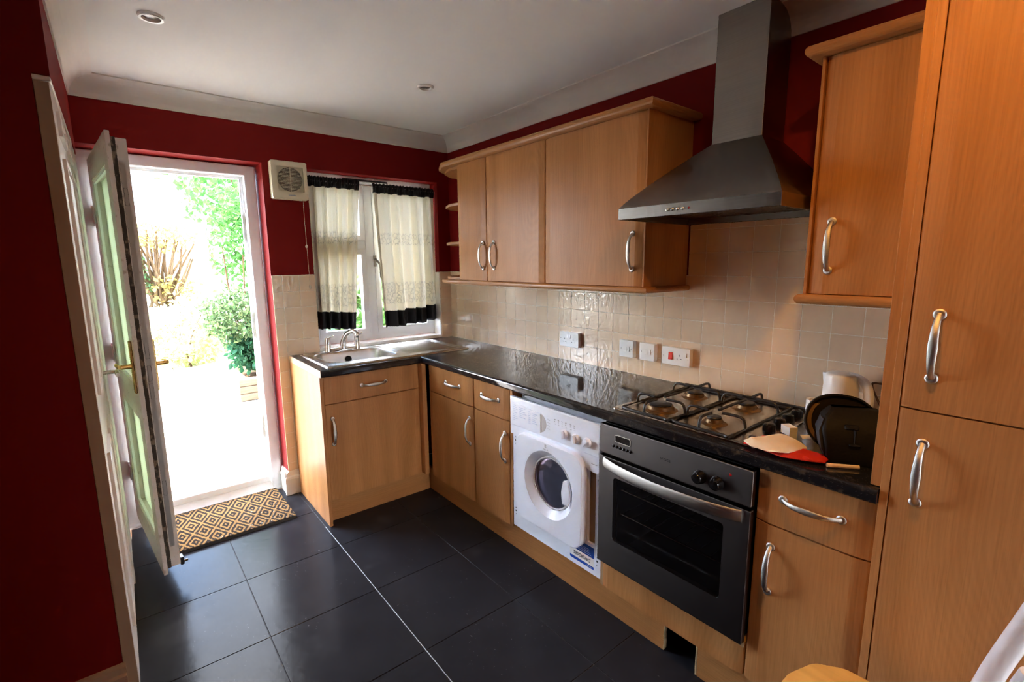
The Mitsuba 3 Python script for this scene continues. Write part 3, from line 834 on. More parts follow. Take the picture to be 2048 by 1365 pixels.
tp = 'kitchen_tap'
ty = -0.078
body = cat(sweep(smooth_path([(-0.995, ty, WT + 0.020), (-0.95, ty, WT + 0.016), (-0.89, ty, WT + 0.024), (-0.84, ty, WT + 0.016), (-0.795, ty, WT + 0.020)]), [(0.016, 0.013)] * 33, 12),
           lathe([(0.020, 0), (0.020, 0.012), (0.016, 0.03), (0.0165, 0.045), (0.014, 0.05), (0.0, 0.05)], 20).apply_translation([-0.990, ty, WT + 0.004]),
           lathe([(0.020, 0), (0.020, 0.012), (0.016, 0.03), (0.0165, 0.045), (0.014, 0.05), (0.0, 0.05)], 20).apply_translation([-0.800, ty, WT + 0.004]))
add(tp + '__body', body, 'chrome', smooth=40)
sp = smooth_path([(-0.893, ty, WT + 0.02), (-0.891, ty - 0.004, WT + 0.065), (-0.880, ty - 0.030, WT + 0.110), (-0.862, ty - 0.066, WT + 0.134), (-0.847, ty - 0.096, WT + 0.136), (-0.840, ty - 0.113, WT + 0.124), (-0.839, ty - 0.117, WT + 0.110)], 8)
add(tp + '__spout', sweep(sp, np.interp(np.arange(len(sp)), [0, 10, len(sp) - 1], [0.021, 0.0165, 0.0125]), 16), 'chrome', smooth=40)
add(tp + '__aerator', lathe([(0.0, 0), (0.0095, 0), (0.010, 0.012), (0.0, 0.012)], 16).apply_translation([-0.839, ty - 0.117, WT + 0.099]), 'black_plastic')
for s, x in ((-1, -0.990), (1, -0.800)):
    add(tp + '__valve', cat(lathe([(0.0, 0), (0.014, 0), (0.0155, 0.012), (0.0150, 0.036), (0.010, 0.045), (0, 0.046)], 18).apply_translation([x, ty, WT + 0.055]),
                            sweep([(x, ty, WT + 0.092), (x + 0.022, ty - 0.012, WT + 0.104), (x + 0.034, ty - 0.018, WT + 0.110)], [0.005, 0.004, 0.006], 10)), 'chrome', smooth=40)
tag(tp, 'chrome mixer tap with a curved spout standing behind the sink bowl', 'tap')

# ------------------------------------------------------------------ washing machine
wm = 'washing_machine'
wf = R(-0.575, -1.451, 0.0)         # local u to the right, v up, n towards the room
WW = 0.565
add(wm + '__body', cat(cb(-0.555, -0.03, -1.451 - WW + 0.003, -1.454, 0.165, 0.815, 0.002), cb(-0.535, -0.03, -1.451 - WW + 0.02, -1.47, 0.815, 0.845, 0.002)), 'appliance_white')
# front sheet with a recess at the right where the housing shows
sheet = sbox(0, 0.168, WW, 0.665)
rec = rrect(0.492, 0.305, 0.533, 0.64, 0.004, 2)
add(wm + '__front_panel', xf(extr(sheet.difference(rec), 0.010), (0, 0, -0.010), (1, 0, 0), (0, 1, 0), (0, 0, 1)), 'appliance_white', at=wf)
add(wm + '__recess', cb(-0.556, -0.5555, -1.99, -1.938, 0.30, 0.645, 0), 'carcass_board')
fas = [(-0.003, 0.655), (0.07, 0.655)] + arc(0.10, 0.652, 0.03, 175, 90, 5) + [(0.385, 0.682)] + arc(0.385, 0.622, 0.06, 90, 35, 5) + arc(0.53, 0.715, 0.085, 215, 265, 4) + [(WW, 0.632), (WW, 0.842), (-0.003, 0.842)]
fasm = extr(Polygon(fas), 0.012)
add(wm + '__control_panel', cat(fasm, xf(plate(Polygon([(-0.003, 0.70), (WW, 0.70), (WW, 0.842), (-0.003, 0.842)]), 0.010, 0.008, 3), (0, 0, 0.008), (1, 0, 0), (0, 1, 0), (0, 0, 1))), 'appliance_white', at=wf, smooth=30)
# detergent drawer
dr_poly = Polygon([(0.022, 0.728), (0.10, 0.712), (0.22, 0.716), (0.22, 0.806), (0.022, 0.818)])
d = add(wm + '__drawer', plate(dr_poly, 0.023, 0.002, 2), 'appliance_white', at=wf, smooth=30)
add(d + '__finger_recess', xf(extr(Polygon(arc(0.212, 0.762, 0.044, 78, -78, 10)), 0.0006), (0, 0, 0.0181), (1, 0, 0), (0, 1, 0), (0, 0, 1)), 'appliance_grey', at=wf)
prt = []
for col, (u0, u1, n) in enumerate(((0.03, 0.062, 9), (0.075, 0.125, 6), (0.14, 0.158, 7), (0.168, 0.20, 6))):
    for i in range(n):
        v = 0.805 - 0.009 * i - 0.004 * col
        prt.append(cb(u0, u0 + (u1 - u0) * (0.55 + 0.45 * ((i * 7 + col * 3) % 5) / 4), v, v + 0.0022, 0.0228, 0.0234, 0))
add(d + '__printing', cat(prt), 'print_pale', at=wf)
prt = []
for i, u in enumerate((0.305, 0.327, 0.349, 0.371, 0.40, 0.42)):
    prt += [cb(u, u + 0.009, 0.800, 0.803, 0.0178, 0.0184, 0), cb(u + 0.002, u + 0.007, 0.790, 0.794, 0.0178, 0.0184, 0), cb(u + 0.003, u + 0.010, 0.780, 0.782, 0.0178, 0.0184, 0)]
for i in range(4):
    prt += [cb(0.262, 0.268, 0.790 - i * 0.014, 0.7915 - i * 0.014, 0.0178, 0.0184, 0), cb(0.272, 0.277, 0.787 - i * 0.014, 0.7895 - i * 0.014, 0.0178, 0.0184, 0)]
prt += [cb(0.515, 0.55, 0.665, 0.667, 0.0118, 0.0124, 0)]
add(wm + '__printing', cat(prt), 'print_grey', at=wf)
for i, (u, v, a) in enumerate(((0.368, 0.752, 4), (0.435, 0.750, 2), (0.500, 0.752, -38))):
    kb = cat(lathe([(0, 0), (0.021, 0), (0.021, 0.004), (0.0185, 0.007), (0.0180, 0.012), (0, 0.012)], 28), xf(plate(Point(0, 0).buffer(1).intersection(sbox(-0.31, -1, 0.31, 1)).buffer(-0.02), 0.012, 0.003, 2).apply_scale([0.018, 0.018, 1]), (0, 0, 0.011), (1, 0, 0), (0, 1, 0), (0, 0, 1)))
    add(wm + '__knob', kb, 'appliance_white', smooth=35, at=wf @ T().translate([u, v, 0.018]) @ T().rotate([0, 0, 1], a), cache='wk')
# square loading door, slightly ajar in relief
dq = rrect(0.062, 0.262, 0.487, 0.690, 0.062, 8)
pc, pr = (0.283, 0.493), 0.156
hole = Point(*pc).buffer(pr, quad_segs=24)
slab = cut(plate(dq, 0.036, 0.006, 3), xf(extr(hole, 0.2), (0, 0, -0.05), (1, 0, 0), (0, 1, 0), (0, 0, 1)))
add(wm + '__door', slab, 'appliance_white', smooth=30, at=wf @ T().translate([0, 0, 0.002]))
bez = lathe([(pr + 0.002, 0.036), (pr - 0.004, 0.033), (pr - 0.030, 0.008), (pr - 0.036, 0.004), (pr - 0.036, -0.004), (pr + 0.0, -0.004)], 64)
add(wm + '__door__bezel', bez.apply_translation([pc[0], pc[1], 0]), 'appliance_white', smooth=40, at=wf @ T().translate([0, 0, 0.002]))
add(wm + '__door__trim_ring', lathe([(pr - 0.034, 0.004), (pr - 0.034, 0.009), (pr - 0.040, 0.010), (pr - 0.044, 0.006), (pr - 0.044, -0.004)], 64).apply_translation([pc[0], pc[1], 0]), 'appliance_grey', smooth=40, at=wf @ T().translate([0, 0, 0.002]))
gr = pr - 0.041
glass = lathe([(0.0, 0.020)] + [(gr * math.sin(a), 0.004 + 0.016 * math.cos(a)) for a in np.linspace(0.1, 1.57, 14)], 64)
glass.apply_translation([pc[0], pc[1], 0])
add(wm + '__door__porthole', glass, 'porthole_glass', smooth=True, at=wf @ T().translate([0, 0, 0.002]))
add(wm + '__drum', lathe([(gr + 0.02, -0.022), (gr + 0.015, -0.10), (gr - 0.01, -0.24), (0.02, -0.26), (0.0, -0.26)], 48).apply_translation([pc[0], pc[1], 0]), mat('drum_dark', (0.012, 0.012, 0.015), 0.35, two=True), smooth=50, at=wf)
add(wm + '__door__latch', plate(Polygon(arc(pc[0], pc[1], 0.135, -24, 28, 8) + [(pc[0] + 0.095, 0.545), (pc[0] + 0.083, 0.488), (pc[0] + 0.090, 0.440)]), 0.010, 0.003, 2), 'appliance_white', smooth=30, at=wf @ T().translate([0, 0, 0.026]))
hs = []
for u, v in ((0.018, 0.62), (0.018, 0.25), (WW - 0.018, 0.60), (WW - 0.018, 0.24)):
    for dv, r in ((0.017, 0.0022), (0, 0.0042), (-0.017, 0.0022)):
        hs.append(lathe([(0, 0), (r, 0), (r, 0.0012), (0, 0.0012)], 10).apply_translation([u, v + dv, -0.0002]))
add(wm + '__fixing_holes', cat(hs), 'print_black', at=wf)
st = wm + '__sticker'
add(st, cat(cb(0.392, 0.530, 0.241, 0.290, 0.0, 0.0006, 0), cb(0.392, 0.530, 0.190, 0.203, 0, 0.0006, 0)), 'print_blue', at=wf)
add(st + '__white_band', cb(0.392, 0.530, 0.203, 0.241, 0, 0.0005, 0), 'paper_white', at=wf)
tm = meshkit.text_mesh('IMPORTANT', 0.0155, 0.0004, bold=True)
tm.apply_scale([0.098 / np.ptp(tm.vertices[:, 0]), 1, 1])
add(st + '__lettering', tm.apply_translation([0.413, 0.214, 0.0005]), 'print_black', at=wf)
add(st + '__small_print', cat(*[cb(0.412 + 0.003 * i, 0.515 - 0.005 * i, 0.248 + 0.008 * i, 0.2505 + 0.008 * i, 0.0005, 0.0009, 0) for i in range(4)], cb(0.49, 0.522, 0.195, 0.1975, 0.0005, 0.0009, 0)), 'print_pale', at=wf)
lg = cat(xf(extr(Point(0, 0).buffer(0.0078).difference(Point(0, 0).buffer(0.0064)), 0.0005), (0.272, 0.672, 0), (1, 0, 0), (0, 1, 0), (0, 0, 1)),
         cb(0.2708, 0.2732, 0.667, 0.6735, 0, 0.0005, 0), xf(extr(Point(0, 0).buffer(0.0016), 0.0005), (0.272, 0.6763, 0), (1, 0, 0), (0, 1, 0), (0, 0, 1)))
tm = meshkit.text_mesh('indesit', 0.0068, 0.0005)
tm.apply_translation([0.272 - np.ptp(tm.vertices[:, 0]) / 2, 0.6545, 0])
add(wm + '__door__emblem', cat(lg, tm), 'print_grey', at=wf @ T().translate([0, 0, 0.0378]))
tag(wm, 'white built-in washing machine with a round glass door left of the oven', 'washing machine')

# ------------------------------------------------------------------ oven
ov = 'oven'
of = R(-0.580, -2.019, 0.0)
OW = 0.594
add(ov + '__casing', cut(cb(-0.578, -0.06, -2.019 - OW + 0.012, -2.031, 0.275, 0.858, 0), cb(-0.6, -0.12, -2.53, -2.10, 0.34, 0.70, 0)), 'oven_inside')
fasc = plate(rrect(0.0, 0.738, OW, 0.856, 0.006, 3), 0.020, 0.004, 3)
add(ov + '__control_panel', fasc, 'oven_steel', smooth=30, at=of)
dd = rrect(0.0, 0.275, OW, 0.728, 0.004, 3)
gl = rrect(0.074, 0.392, 0.514, 0.655, 0.012, 4)
add(ov + '__door', cut(plate(dd, 0.022, 0.003, 2), xf(extr(gl, 0.2), (0, 0, -0.1), (1, 0, 0), (0, 1, 0), (0, 0, 1))), 'oven_steel', smooth=30, at=of)
add(ov + '__door__glass', xf(extr(gl.buffer(0.002), 0.004), (0, 0, 0.016), (1, 0, 0), (0, 1, 0), (0, 0, 1)), 'dark_pane', at=of)
hp = np.array([(0.028 + 0.54 * t, 0.704 - 0.0 * t, 0.024 + 0.044 * (1 - (2 * t - 1) ** 2) ** 0.8) for t in np.linspace(0, 1, 33)])
add(ov + '__door__handle', sweep(hp, (0.0048, 0.0205), 16, up=(0, 1, 0)), 'satin_nickel', smooth=50, at=of)
for z in (0.50, 0.60):
    wires = [sweep([(-0.572, -2.108, z), (-0.572, -2.522, z)], 0.0026, 6), sweep([(-0.16, -2.108, z), (-0.16, -2.522, z)], 0.0022, 6)]
    wires += [sweep([(-0.575, -2.12 - 0.045 * i, z + 0.003), (-0.16, -2.12 - 0.045 * i, z + 0.003)], 0.0014, 6) for i in range(9)]
    add(ov + '__rack', cat(wires), 'chrome')
add(ov + '__display', plate(rrect(0.078, 0.802, 0.146, 0.826, 0.005, 3), 0.0016, 0.001, 2), 'black_gloss', at=of @ T().translate([0, 0, 0.0196]))
rr = rrect(0.075, 0.799, 0.149, 0.829, 0.007, 3)
add(ov + '__display__bezel', extr(rr.difference(rrect(0.078, 0.802, 0.146, 0.826, 0.005, 3)), 0.0022), 'satin_nickel', at=of @ T().translate([0, 0, 0.0196]))
for i in range(6):
    add(ov + '__button', lambda: lathe([(0, 0), (0.0052, 0), (0.005, 0.005), (0.003, 0.0065), (0, 0.0068)], 14), 'black_gloss', smooth=45, at=of @ T().translate([0.072 + i * 0.0158, 0.781, 0.0196]), cache='ob')
for u in (0.425, 0.484):
    add(ov + '__knob', lambda: cat(lathe([(0, 0), (0.023, 0), (0.0215, 0.006), (0.0195, 0.019), (0.015, 0.025), (0, 0.0265)], 28), cb(-0.0025, 0.0025, 0.0, 0.021, 0.01, 0.0262, 0.001)), 'black_gloss', smooth=40, at=of @ T().translate([u, 0.781, 0.0196]), cache='ok')
add(ov + '__lamp_lens', lathe([(0, 0), (0.005, 0), (0.004, 0.002), (0, 0.0028)], 14).apply_translation([0.525, 0.822, 0.0196]), mat('lens_red', (0.25, 0.01, 0.01), 0.2), at=of)
tm = meshkit.text_mesh('STOVES', 0.0075, 0.0005, bold=True)
add(ov + '__lettering', tm.apply_translation([0.274, 0.794, 0.0196]), 'print_black', at=of)
tag(ov, 'built-in steel oven with a dark glass door and a bowed handle', 'oven')
add('oven_housing__side', cb(-0.575, -0.03, -2.0175, -2.0395 + 0.0055, 0.15, 0.27, 0), 'carcass_board')
add('oven_housing__side_001', cb(-0.56, -0.03, -2.6145, -2.6135, 0.15, 0.868, 0), 'carcass_board')
add('oven_housing__shelf', cb(-0.575, -0.03, -2.612, -2.034, 0.25, 0.268, 0), 'carcass_board')
add('oven_housing__lower_panel', front_mesh(OW + 0.0, 0.108), 'wood_vertical', at=R(-0.560, -2.019, 0.153))
tag('oven_housing', 'wood-effect housing whose low front panel shows under the oven', 'cabinet')

# ------------------------------------------------------------------ gas hob
hb = 'gas_hob'
hx0, hx1, hy0, hy1 = -0.560, -0.055, -2.594, -2.045
add(hb + '__plate', plate(rrect(hx0, hy0, hx1, hy1, 0.012, 4), 0.007, 0.004, 3).apply_translation([0, 0, WT + 0.0005]), 'hob_steel', smooth=30)
add(hb + '__rear_trim', cb(-0.068, -0.048, -2.59, -2.05, WT + 0.001, WT + 0.020, 0.003), 'black_plastic')
BUR = [(-0.445, -2.185, 0.047), (-0.195, -2.180, 0.034), (-0.445, -2.400, 0.027), (-0.195, -2.395, 0.034)]
for i, (bx, by, br) in enumerate(BUR):
    b = add(hb + '__burner', lathe([(0, 0), (br + 0.018, 0), (br + 0.012, 0.004), (br + 0.003, 0.006), (br, 0.018), (br - 0.006, 0.019), (0, 0.019)], 36).apply_translation([bx, by, WT + 0.007]), 'burnt_alloy', smooth=40)
    add(b + '__cap', lathe([(0, 0), (br * 0.86, 0), (br * 0.9, 0.004), (br * 0.8, 0.008), (0, 0.009)], 36).apply_translation([bx, by, WT + 0.0265]), 'cast_iron', smooth=40)
zt = WT + 0.051


def support(ya, yb):
    """Round-bar frame with arms reaching in over two burners."""
    x0, x1, zb = -0.548, -0.085, WT + 0.013
    r = 0.0050
    ps = []
    rect = smooth_path([(x0 + .02, ya, zb), (x0, ya - 0.02, zb), (x0, yb + 0.02, zb), (x0 + 0.02, yb, zb), (x1 - 0.02, yb, zb), (x1, yb + 0.02, zb), (x1, ya - 0.02, zb), (x1 - 0.02, ya, zb), (x0 + 0.02, ya, zb)], 4)
    ps.append(sweep(rect[:-1], r, 8, closed=True))
    ym = (ya + yb) / 2
    for cx in (-0.445, -0.195):
        for (sx, sy) in ((0, 1), (0, -1)):
            ye = ya if sy > 0 else yb
            ps.append(sweep(smooth_path([(cx, ye, zb), (cx, ye - sy * 0.002, zb + 0.02), (cx, ye - sy * 0.018, zt), (cx, ym + sy * 0.026, zt)], 5), r, 8))
    for xe, sgn in ((x0, 1), (x1, -1)):
        cx = -0.445 if sgn > 0 else -0.195
        ps.append(sweep(smooth_path([(xe, ym, zb), (xe + sgn * 0.002, ym, zb + 0.02), (xe + sgn * 0.018, ym, zt), (cx - sgn * 0.026, ym, zt)], 5), r, 8))
    ps.append(sweep(smooth_path([(-0.445 + 0.026, ym, zt), (-0.36, ym, zt), (-0.28, ym, zt), (-0.195 - 0.026, ym, zt)], 4), r, 8))
    for (fx, fyy) in ((x0 + .02, ya), (x0 + .02, yb), (x1 - .02, ya), (x1 - .02, yb)):
        ps.append(lathe([(0, 0), (0.006, 0), (0.006, 0.006), (0, 0.006)], 8).apply_translation([fx, fyy, WT + 0.0072]))
    return cat(ps)


add(hb + '__pan_support', support(-2.080, -2.288), 'cast_iron', smooth=45)
add(hb + '__pan_support', support(-2.297, -2.508), 'cast_iron', smooth=45)
for i, kx in enumerate((-0.375, -0.295, -0.225, -0.150)):
    add(hb + '__knob', lambda: cat(lathe([(0, 0), (0.0205, 0), (0.0195, 0.008), (0.0175, 0.021), (0.014, 0.024), (0, 0.025)], 26), cb(-0.019, 0.019, -0.003, 0.003, 0.012, 0.0255, 0.001)), 'black_gloss', smooth=40, at=T().translate([kx, -2.555, WT + 0.0075]), cache='hk')
add(hb + '__ignition_button', lathe([(0, 0), (0.011, 0), (0.0105, 0.012), (0.008, 0.0145), (0, 0.015)], 20).apply_translation([-0.505, -2.560, WT + 0.0075]), 'black_gloss', smooth=40)
tag(hb, 'stained steel four-burner gas hob set in the worktop above the oven', 'hob')

# ------------------------------------------------------------------ cooker hood
hd = 'cooker_hood'
hyl, hyr, hxf = -2.003, -2.590, -0.500
cy0, cy1, cxf = -2.186, -2.374, -0.180
can = []
secs = []
for t in np.linspace(0, 1, 13):
    e = t ** 1.12
    secs.append((hxf + (cxf - hxf) * e, hyl + (cy0 - hyl) * e, hyr + (cy1 - hyr) * e, 1.672 + (1.915 - 1.672) * t))
V, F = [], []
for (xf_, yl, yr, z) in secs:
    V += [(-0.002, yl, z), (xf_, yl, z), (xf_, yr, z), (-0.002, yr, z)]
for i in range(len(secs) - 1):
    for q in range(4):
        a, b = i * 4 + q, i * 4 + (q + 1) % 4
        F += [(a, b, b + 4), (a, b + 4, a + 4)]
n = len(V)
F += [(0, 2, 1), (0, 3, 2), (n - 4, n - 3, n - 2), (n - 4, n - 2, n - 1)]
cm = trimesh.Trimesh(np.array(V), np.array(F), process=False)
if cm.volume < 0:
    cm.invert()
add(hd + '__canopy', cm, 'brushed_steel', smooth=20)
rim = cut(cb(hxf, -0.002, hyr, hyl, 1.632, 1.673, 0.001), cb(hxf + 0.012, -0.03, hyr + 0.012, hyl - 0.012, 1.5, 1.655, 0))
add(hd + '__rim', rim, 'brushed_steel')
add(hd + '__filter', cat(*[cb(hxf + 0.03 + 0.028 * i, hxf + 0.052 + 0.028 * i, hyr + 0.06, hyl - 0.06, 1.6545, 1.658, 0.001) for i in range(14)]), 'dark_metal')
add(hd + '__chimney', cb(cxf, -0.002, cy1, cy0, 1.91, Z1 - 0.001, 0.0015), 'brushed_steel')
for i in range(4):
    add(hd + '__button', lambda: lathe([(0, 0), (0.0055, 0), (0.005, 0.004), (0.003, 0.006), (0, 0.0065)], 16), 'chrome', smooth=45, at=R(hxf, -2.216 - i * 0.0195, 1.652), cache='hbn')
add(hd + '__lamp_lens', lathe([(0, 0), (0.004, 0), (0.003, 0.002), (0, 0.0025)], 12), 'lens_red', at=R(hxf, -2.297, 1.652))
tag(hd, 'stainless steel chimney cooker hood above the hob', 'cooker hood')

# ------------------------------------------------------------------ wall cupboards
def wall_unit(key, ya, yb, hu, label, ends=()):
    w = ya - yb
    add(key + '__carcass', cat(cb(-0.298, -0.002, ya - 0.016, ya - 0.001, 1.374, 2.066, 0), cb(-0.298, -0.002, yb + 0.001, yb + 0.016, 1.374, 2.066, 0),
                               cb(-0.298, -0.002, yb + .016, ya - .016, 1.374, 1.392, 0), cb(-0.298, -0.002, yb + .016, ya - .016, 2.05, 2.066, 0)), 'carcass_board')
    f = R(-0.300, ya - 0.0015, 1.372)
    add(key + '__door', front_mesh(w - 0.003, 0.692), 'wood_vertical', at=f)
    handle(key + '__door', f, hu if hu > 0 else w + hu, 0.145)
    tag(key, label, 'cabinet', 'wall cupboards along the right wall')


wall_unit('wall_cabinet', -0.602, -0.900, -0.032, 'narrow wall cupboard next to the open corner shelves')
wall_unit('wall_cabinet_001', -0.900, -1.396, 0.075, 'middle wall cupboard of the run between the shelves and the hood')
wall_unit('wall_cabinet_002', -1.396, -1.990, -0.055, 'widest wall cupboard, immediately left of the cooker hood')
add('wall_cabinet_002__end_panel', cb(-0.322, -0.002, -2.0, -1.991, 1.370, 2.066, 0.001), 'wood_vertical')
wall_unit('wall_cabinet_003', -2.612, -2.888, 0.052, 'wall cupboard between the cooker hood and the tall cabinet')
add('wall_cabinet_003__end_panel', cb(-0.322, -0.002, -2.611, -2.602, 1.370, 2.066, 0.001), 'wood_vertical')


def shelf_poly(g):
    return Polygon([(-0.002, -0.601), (-0.002, -0.27 + g), (-0.15 - g * 0.4, -0.27 + g), (-0.245 - g * 0.8, -0.35 + g * 0.5), (-0.295 - g, -0.47), (-0.300 - g, -0.601)])


os_ = 'corner_shelves'
for z in (1.380, 1.602, 1.842, 2.05):
    add(os_ + '__shelf', xf(plate(shelf_poly(0.0), 0.018, 0.004, 2), (0, 0, z - (0.009 if z < 2 else 0.0)), (1, 0, 0), (0, 1, 0), (0, 0, 1)), 'wood_rail')
tag(os_, 'open angled corner shelves at the end of the wall cupboards beside the window', 'shelves')


def rail_poly(y_end, g):
    return Polygon([(-0.002, y_end), (-0.002, -0.24), (-0.16, -0.24), (-0.285, -0.34), (-0.322 - g, -0.48), (-0.324 - g, -0.62), (-0.324 - g, y_end)])


def rounded_rail(poly, z0, z1):
    h, pts = (z1 - z0) / 2, []
    for a in np.linspace(-90, 90, 9):
        q = poly.buffer(-h * 0.8 * (1 - math.cos(math.radians(a))))
        pts += [(x, y, z0 + h + h * math.sin(math.radians(a))) for x, y in q.exterior.coords[:-1]]
    return trimesh.Trimesh(np.array(pts)).convex_hull


k = add('cornice_rail', rounded_rail(rail_poly(-2.040, 0.035), 2.066, 2.098), 'wood_rail')
tag(k, 'wooden cornice moulding along the top of the long run of wall cupboards', 'moulding')
k = add('cornice_rail_001', rounded_rail(Polygon([(-0.002, -2.888), (-0.002, -2.565), (-0.36, -2.565), (-0.36, -2.888)]), 2.066, 2.098), 'wood_rail')
tag(k, 'wooden cornice moulding on top of the cupboard right of the hood', 'moulding')
k = add('light_rail', rounded_rail(rail_poly(-2.022, 0.012), 1.345, 1.370), 'wood_rail')
tag(k, 'rounded wooden light rail under the long run of wall cupboards', 'moulding')
k = add('light_rail_001', rounded_rail(Polygon([(-0.002, -2.888), (-0.002, -2.585), (-0.345, -2.585), (-0.345, -2.888)]), 1.340, 1.370), 'wood_rail')
tag(k, 'rounded wooden light rail under the cupboard right of the hood', 'moulding')

# ------------------------------------------------------------------ tall cabinet
tc = 'tall_cabinet'
add(tc + '__end_panel', cb(-0.588, -0.010, -2.931, -2.9135, 0.0, 2.20, 0.001), 'wood_vertical')
add(tc + '__end_panel', cb(-0.575, -0.010, -2.9125, -2.890, WT + 0.002, 2.20, 0.001), 'wood_vertical')
add(tc + '__carcass', cb(-0.572, -0.010, -3.531, -2.932, 0.15, 2.20, 0), 'carcass_board')
add(tc + '__plinth', cb(-0.53, -0.512, -3.531, -2.932, 0.0, 0.149, 0), 'wood_lengthwise')
f = R(-0.574, -2.9325, 1.131)
add(tc + '__door', front_mesh(0.596, 1.062), 'wood_vertical', at=f)
handle(tc + '__door', f, 0.052, 0.150)
f = R(-0.574, -2.9325, 0.153)
add(tc + '__door', front_mesh(0.596, 0.974), 'wood_vertical', at=f)
handle(tc + '__door_001', f, 0.052, 0.826)
tag(tc, 'tall full-height cabinet with two doors at the right edge of the picture', 'cabinet')

# ------------------------------------------------------------------ sockets and switches
def wall_plate(key, y, w, h, z, label, cat_='socket'):
    fr = R(-0.0078, y, z)
    add(key + '__box', plate(rrect(0, 0, w, h, 0.004, 2), 0.026, 0.002, 2), 'switch_white', smooth=30, at=fr)
    tag(key, label, cat_)
    return fr @ T().translate([0, 0, 0.026])


def pins(key, fr, u, v):
    add(key + '__pin_holes', cat(cb(u - 0.002, u + 0.002, v + 0.004, v + 0.013, -0.0002, 0.0004, 0), cb(u - 0.013, u - 0.007, v - 0.010, v - 0.006, -0.0002, 0.0004, 0), cb(u + 0.007, u + 0.013, v - 0.010, v - 0.006, -0.0002, 0.0004, 0)), 'print_black', at=fr)


def screws(key, fr, pts):
    for u, v in pts:
        add(key + '__screw', lambda: lathe([(0, 0), (0.0028, 0), (0.0028, 0.0006), (0, 0.0006)], 10), 'dark_metal', at=fr @ T().translate([u, v, 0]), cache='scr')


def rocker(key, fr, u, v, m='switch_white', w=0.010, h=0.018):
    pr_ = extr(Polygon([(0, 0), (h, 0), (h, 0.002), (0, 0.006)]), w)
    add(key + '__rocker', xf(pr_, (u - w / 2, v - h / 2, 0), (0, 1, 0), (0, 0, 1), (1, 0, 0)), m, at=fr)


fr = wall_plate('double_socket', -1.222, 0.147, 0.084, 0.996, 'white double socket on the tiles left of the two small switches')
pins('double_socket', fr, 0.040, 0.036); pins('double_socket', fr, 0.107, 0.036)
rocker('double_socket', fr, 0.066, 0.060); rocker('double_socket', fr, 0.081, 0.060); screws('double_socket', fr, ((0.010, 0.048), (0.137, 0.048)))
for i, (y, l) in enumerate(((-1.656, 'small square white switch, the one nearer the double socket'), (-1.780, 'small square white switch, the one nearer the red cooker switch'))):
    key = 'wall_switch' + ('' if i == 0 else f'_{i:03d}')
    fr = wall_plate(key, y, 0.086, 0.086, 0.996, l, 'switch')
    labels[key]['group'] = 'pair of small square switches on the tiles'
    add(key + '__fuse_carrier', cb(0.022, 0.048, 0.030, 0.056, 0, 0.0015, 0.0005), 'switch_white', at=fr)
    rocker(key, fr, 0.060, 0.044, h=0.026); screws(key, fr, ((0.012, 0.043), (0.074, 0.043)))
fr = wall_plate('cooker_switch', -1.908, 0.146, 0.084, 0.997, 'white cooker switch plate with a red rocker and a socket', 'switch')
rocker('cooker_switch', fr, 0.048, 0.043, 'red_switch', 0.020, 0.034)
pins('cooker_switch', fr, 0.092, 0.040); rocker('cooker_switch', fr, 0.125, 0.055, h=0.02); screws('cooker_switch', fr, ((0.010, 0.040), (0.137, 0.035)))
fr = wall_plate('single_socket', -2.770, 0.086, 0.086, 0.997, 'white single socket on the tiles behind the kettle', 'socket')
pins('single_socket', fr, 0.043, 0.036); rocker('single_socket', fr, 0.066, 0.063)

# ------------------------------------------------------------------ extractor fan
fn = 'extractor_fan'
ff = S(-1.238, 0.0, 1.862)
fw, fh = 0.204, 0.220
add(fn + '__housing', cut(plate(rrect(0, 0, fw, fh, 0.010, 4), 0.052, 0.006, 3), xf(extr(rrect(0.032, 0.045, fw - 0.022, fh - 0.032, 0.003, 2), 0.1), (0, 0, 0.030), (1, 0, 0), (0, 1, 0), (0, 0, 1))), 'fan_cream', smooth=30, at=ff)
fc = (fw / 2 + 0.005, fh / 2 + 0.0065)
add(fn + '__opening', lathe([(0, 0.0), (0.066, 0.0), (0.066, 0.012), (0.069, 0.0125), (0.069, 0)], 36).apply_translation([fc[0], fc[1], 0.0305]), 'fan_dark', at=ff)
for i in range(5):
    a = i * 72
    bl = np.array([(0.018, -0.012, 0.004), (0.060, -0.026, 0.002), (0.062, 0.014, 0.010), (0.018, 0.010, 0.009)])
    ca, sa = math.cos(math.radians(a)), math.sin(math.radians(a))
    bl2 = np.stack([bl[:, 0] * ca - bl[:, 1] * sa + fc[0], bl[:, 0] * sa + bl[:, 1] * ca + fc[1], bl[:, 2] + 0.0325], 1)
    add(fn + '__blade', trimesh.Trimesh(np.vstack([bl2, bl2 - [0, 0, 0.0012]])).convex_hull, mat('fan_blade', (0.10, 0.06, 0.04), 0.5) if 'fan_blade' not in scene else 'fan_blade', at=ff)
add(fn + '__hub', lathe([(0, 0), (0.022, 0), (0.020, 0.006), (0, 0.008)], 24).apply_translation([fc[0], fc[1], 0.0335]), mat('fan_hub', (0.24, 0.16, 0.10), 0.5), at=ff, smooth=40)
for i in range(18):
    v = 0.050 + i * 0.0079
    add(fn + '__louvre', lambda: cb(0, fw - 0.056, 0, 0.0022, 0, 0.004, 0), 'fan_cream', at=ff @ T().translate([0.033, v, 0.044]), cache='lv')
add(fn + '__centre_bar', cb(fc[0] - 0.0018, fc[0] + 0.0018, 0.046, fh - 0.033, 0.0465, 0.0495, 0), 'fan_cream', at=ff)
add(fn + '__printing', cb(0.088, 0.130, 0.021, 0.026, 0.0518, 0.0523, 0), 'print_grey', at=ff)
tag(fn, 'cream square extractor fan on the red wall between door and window', 'extractor fan')
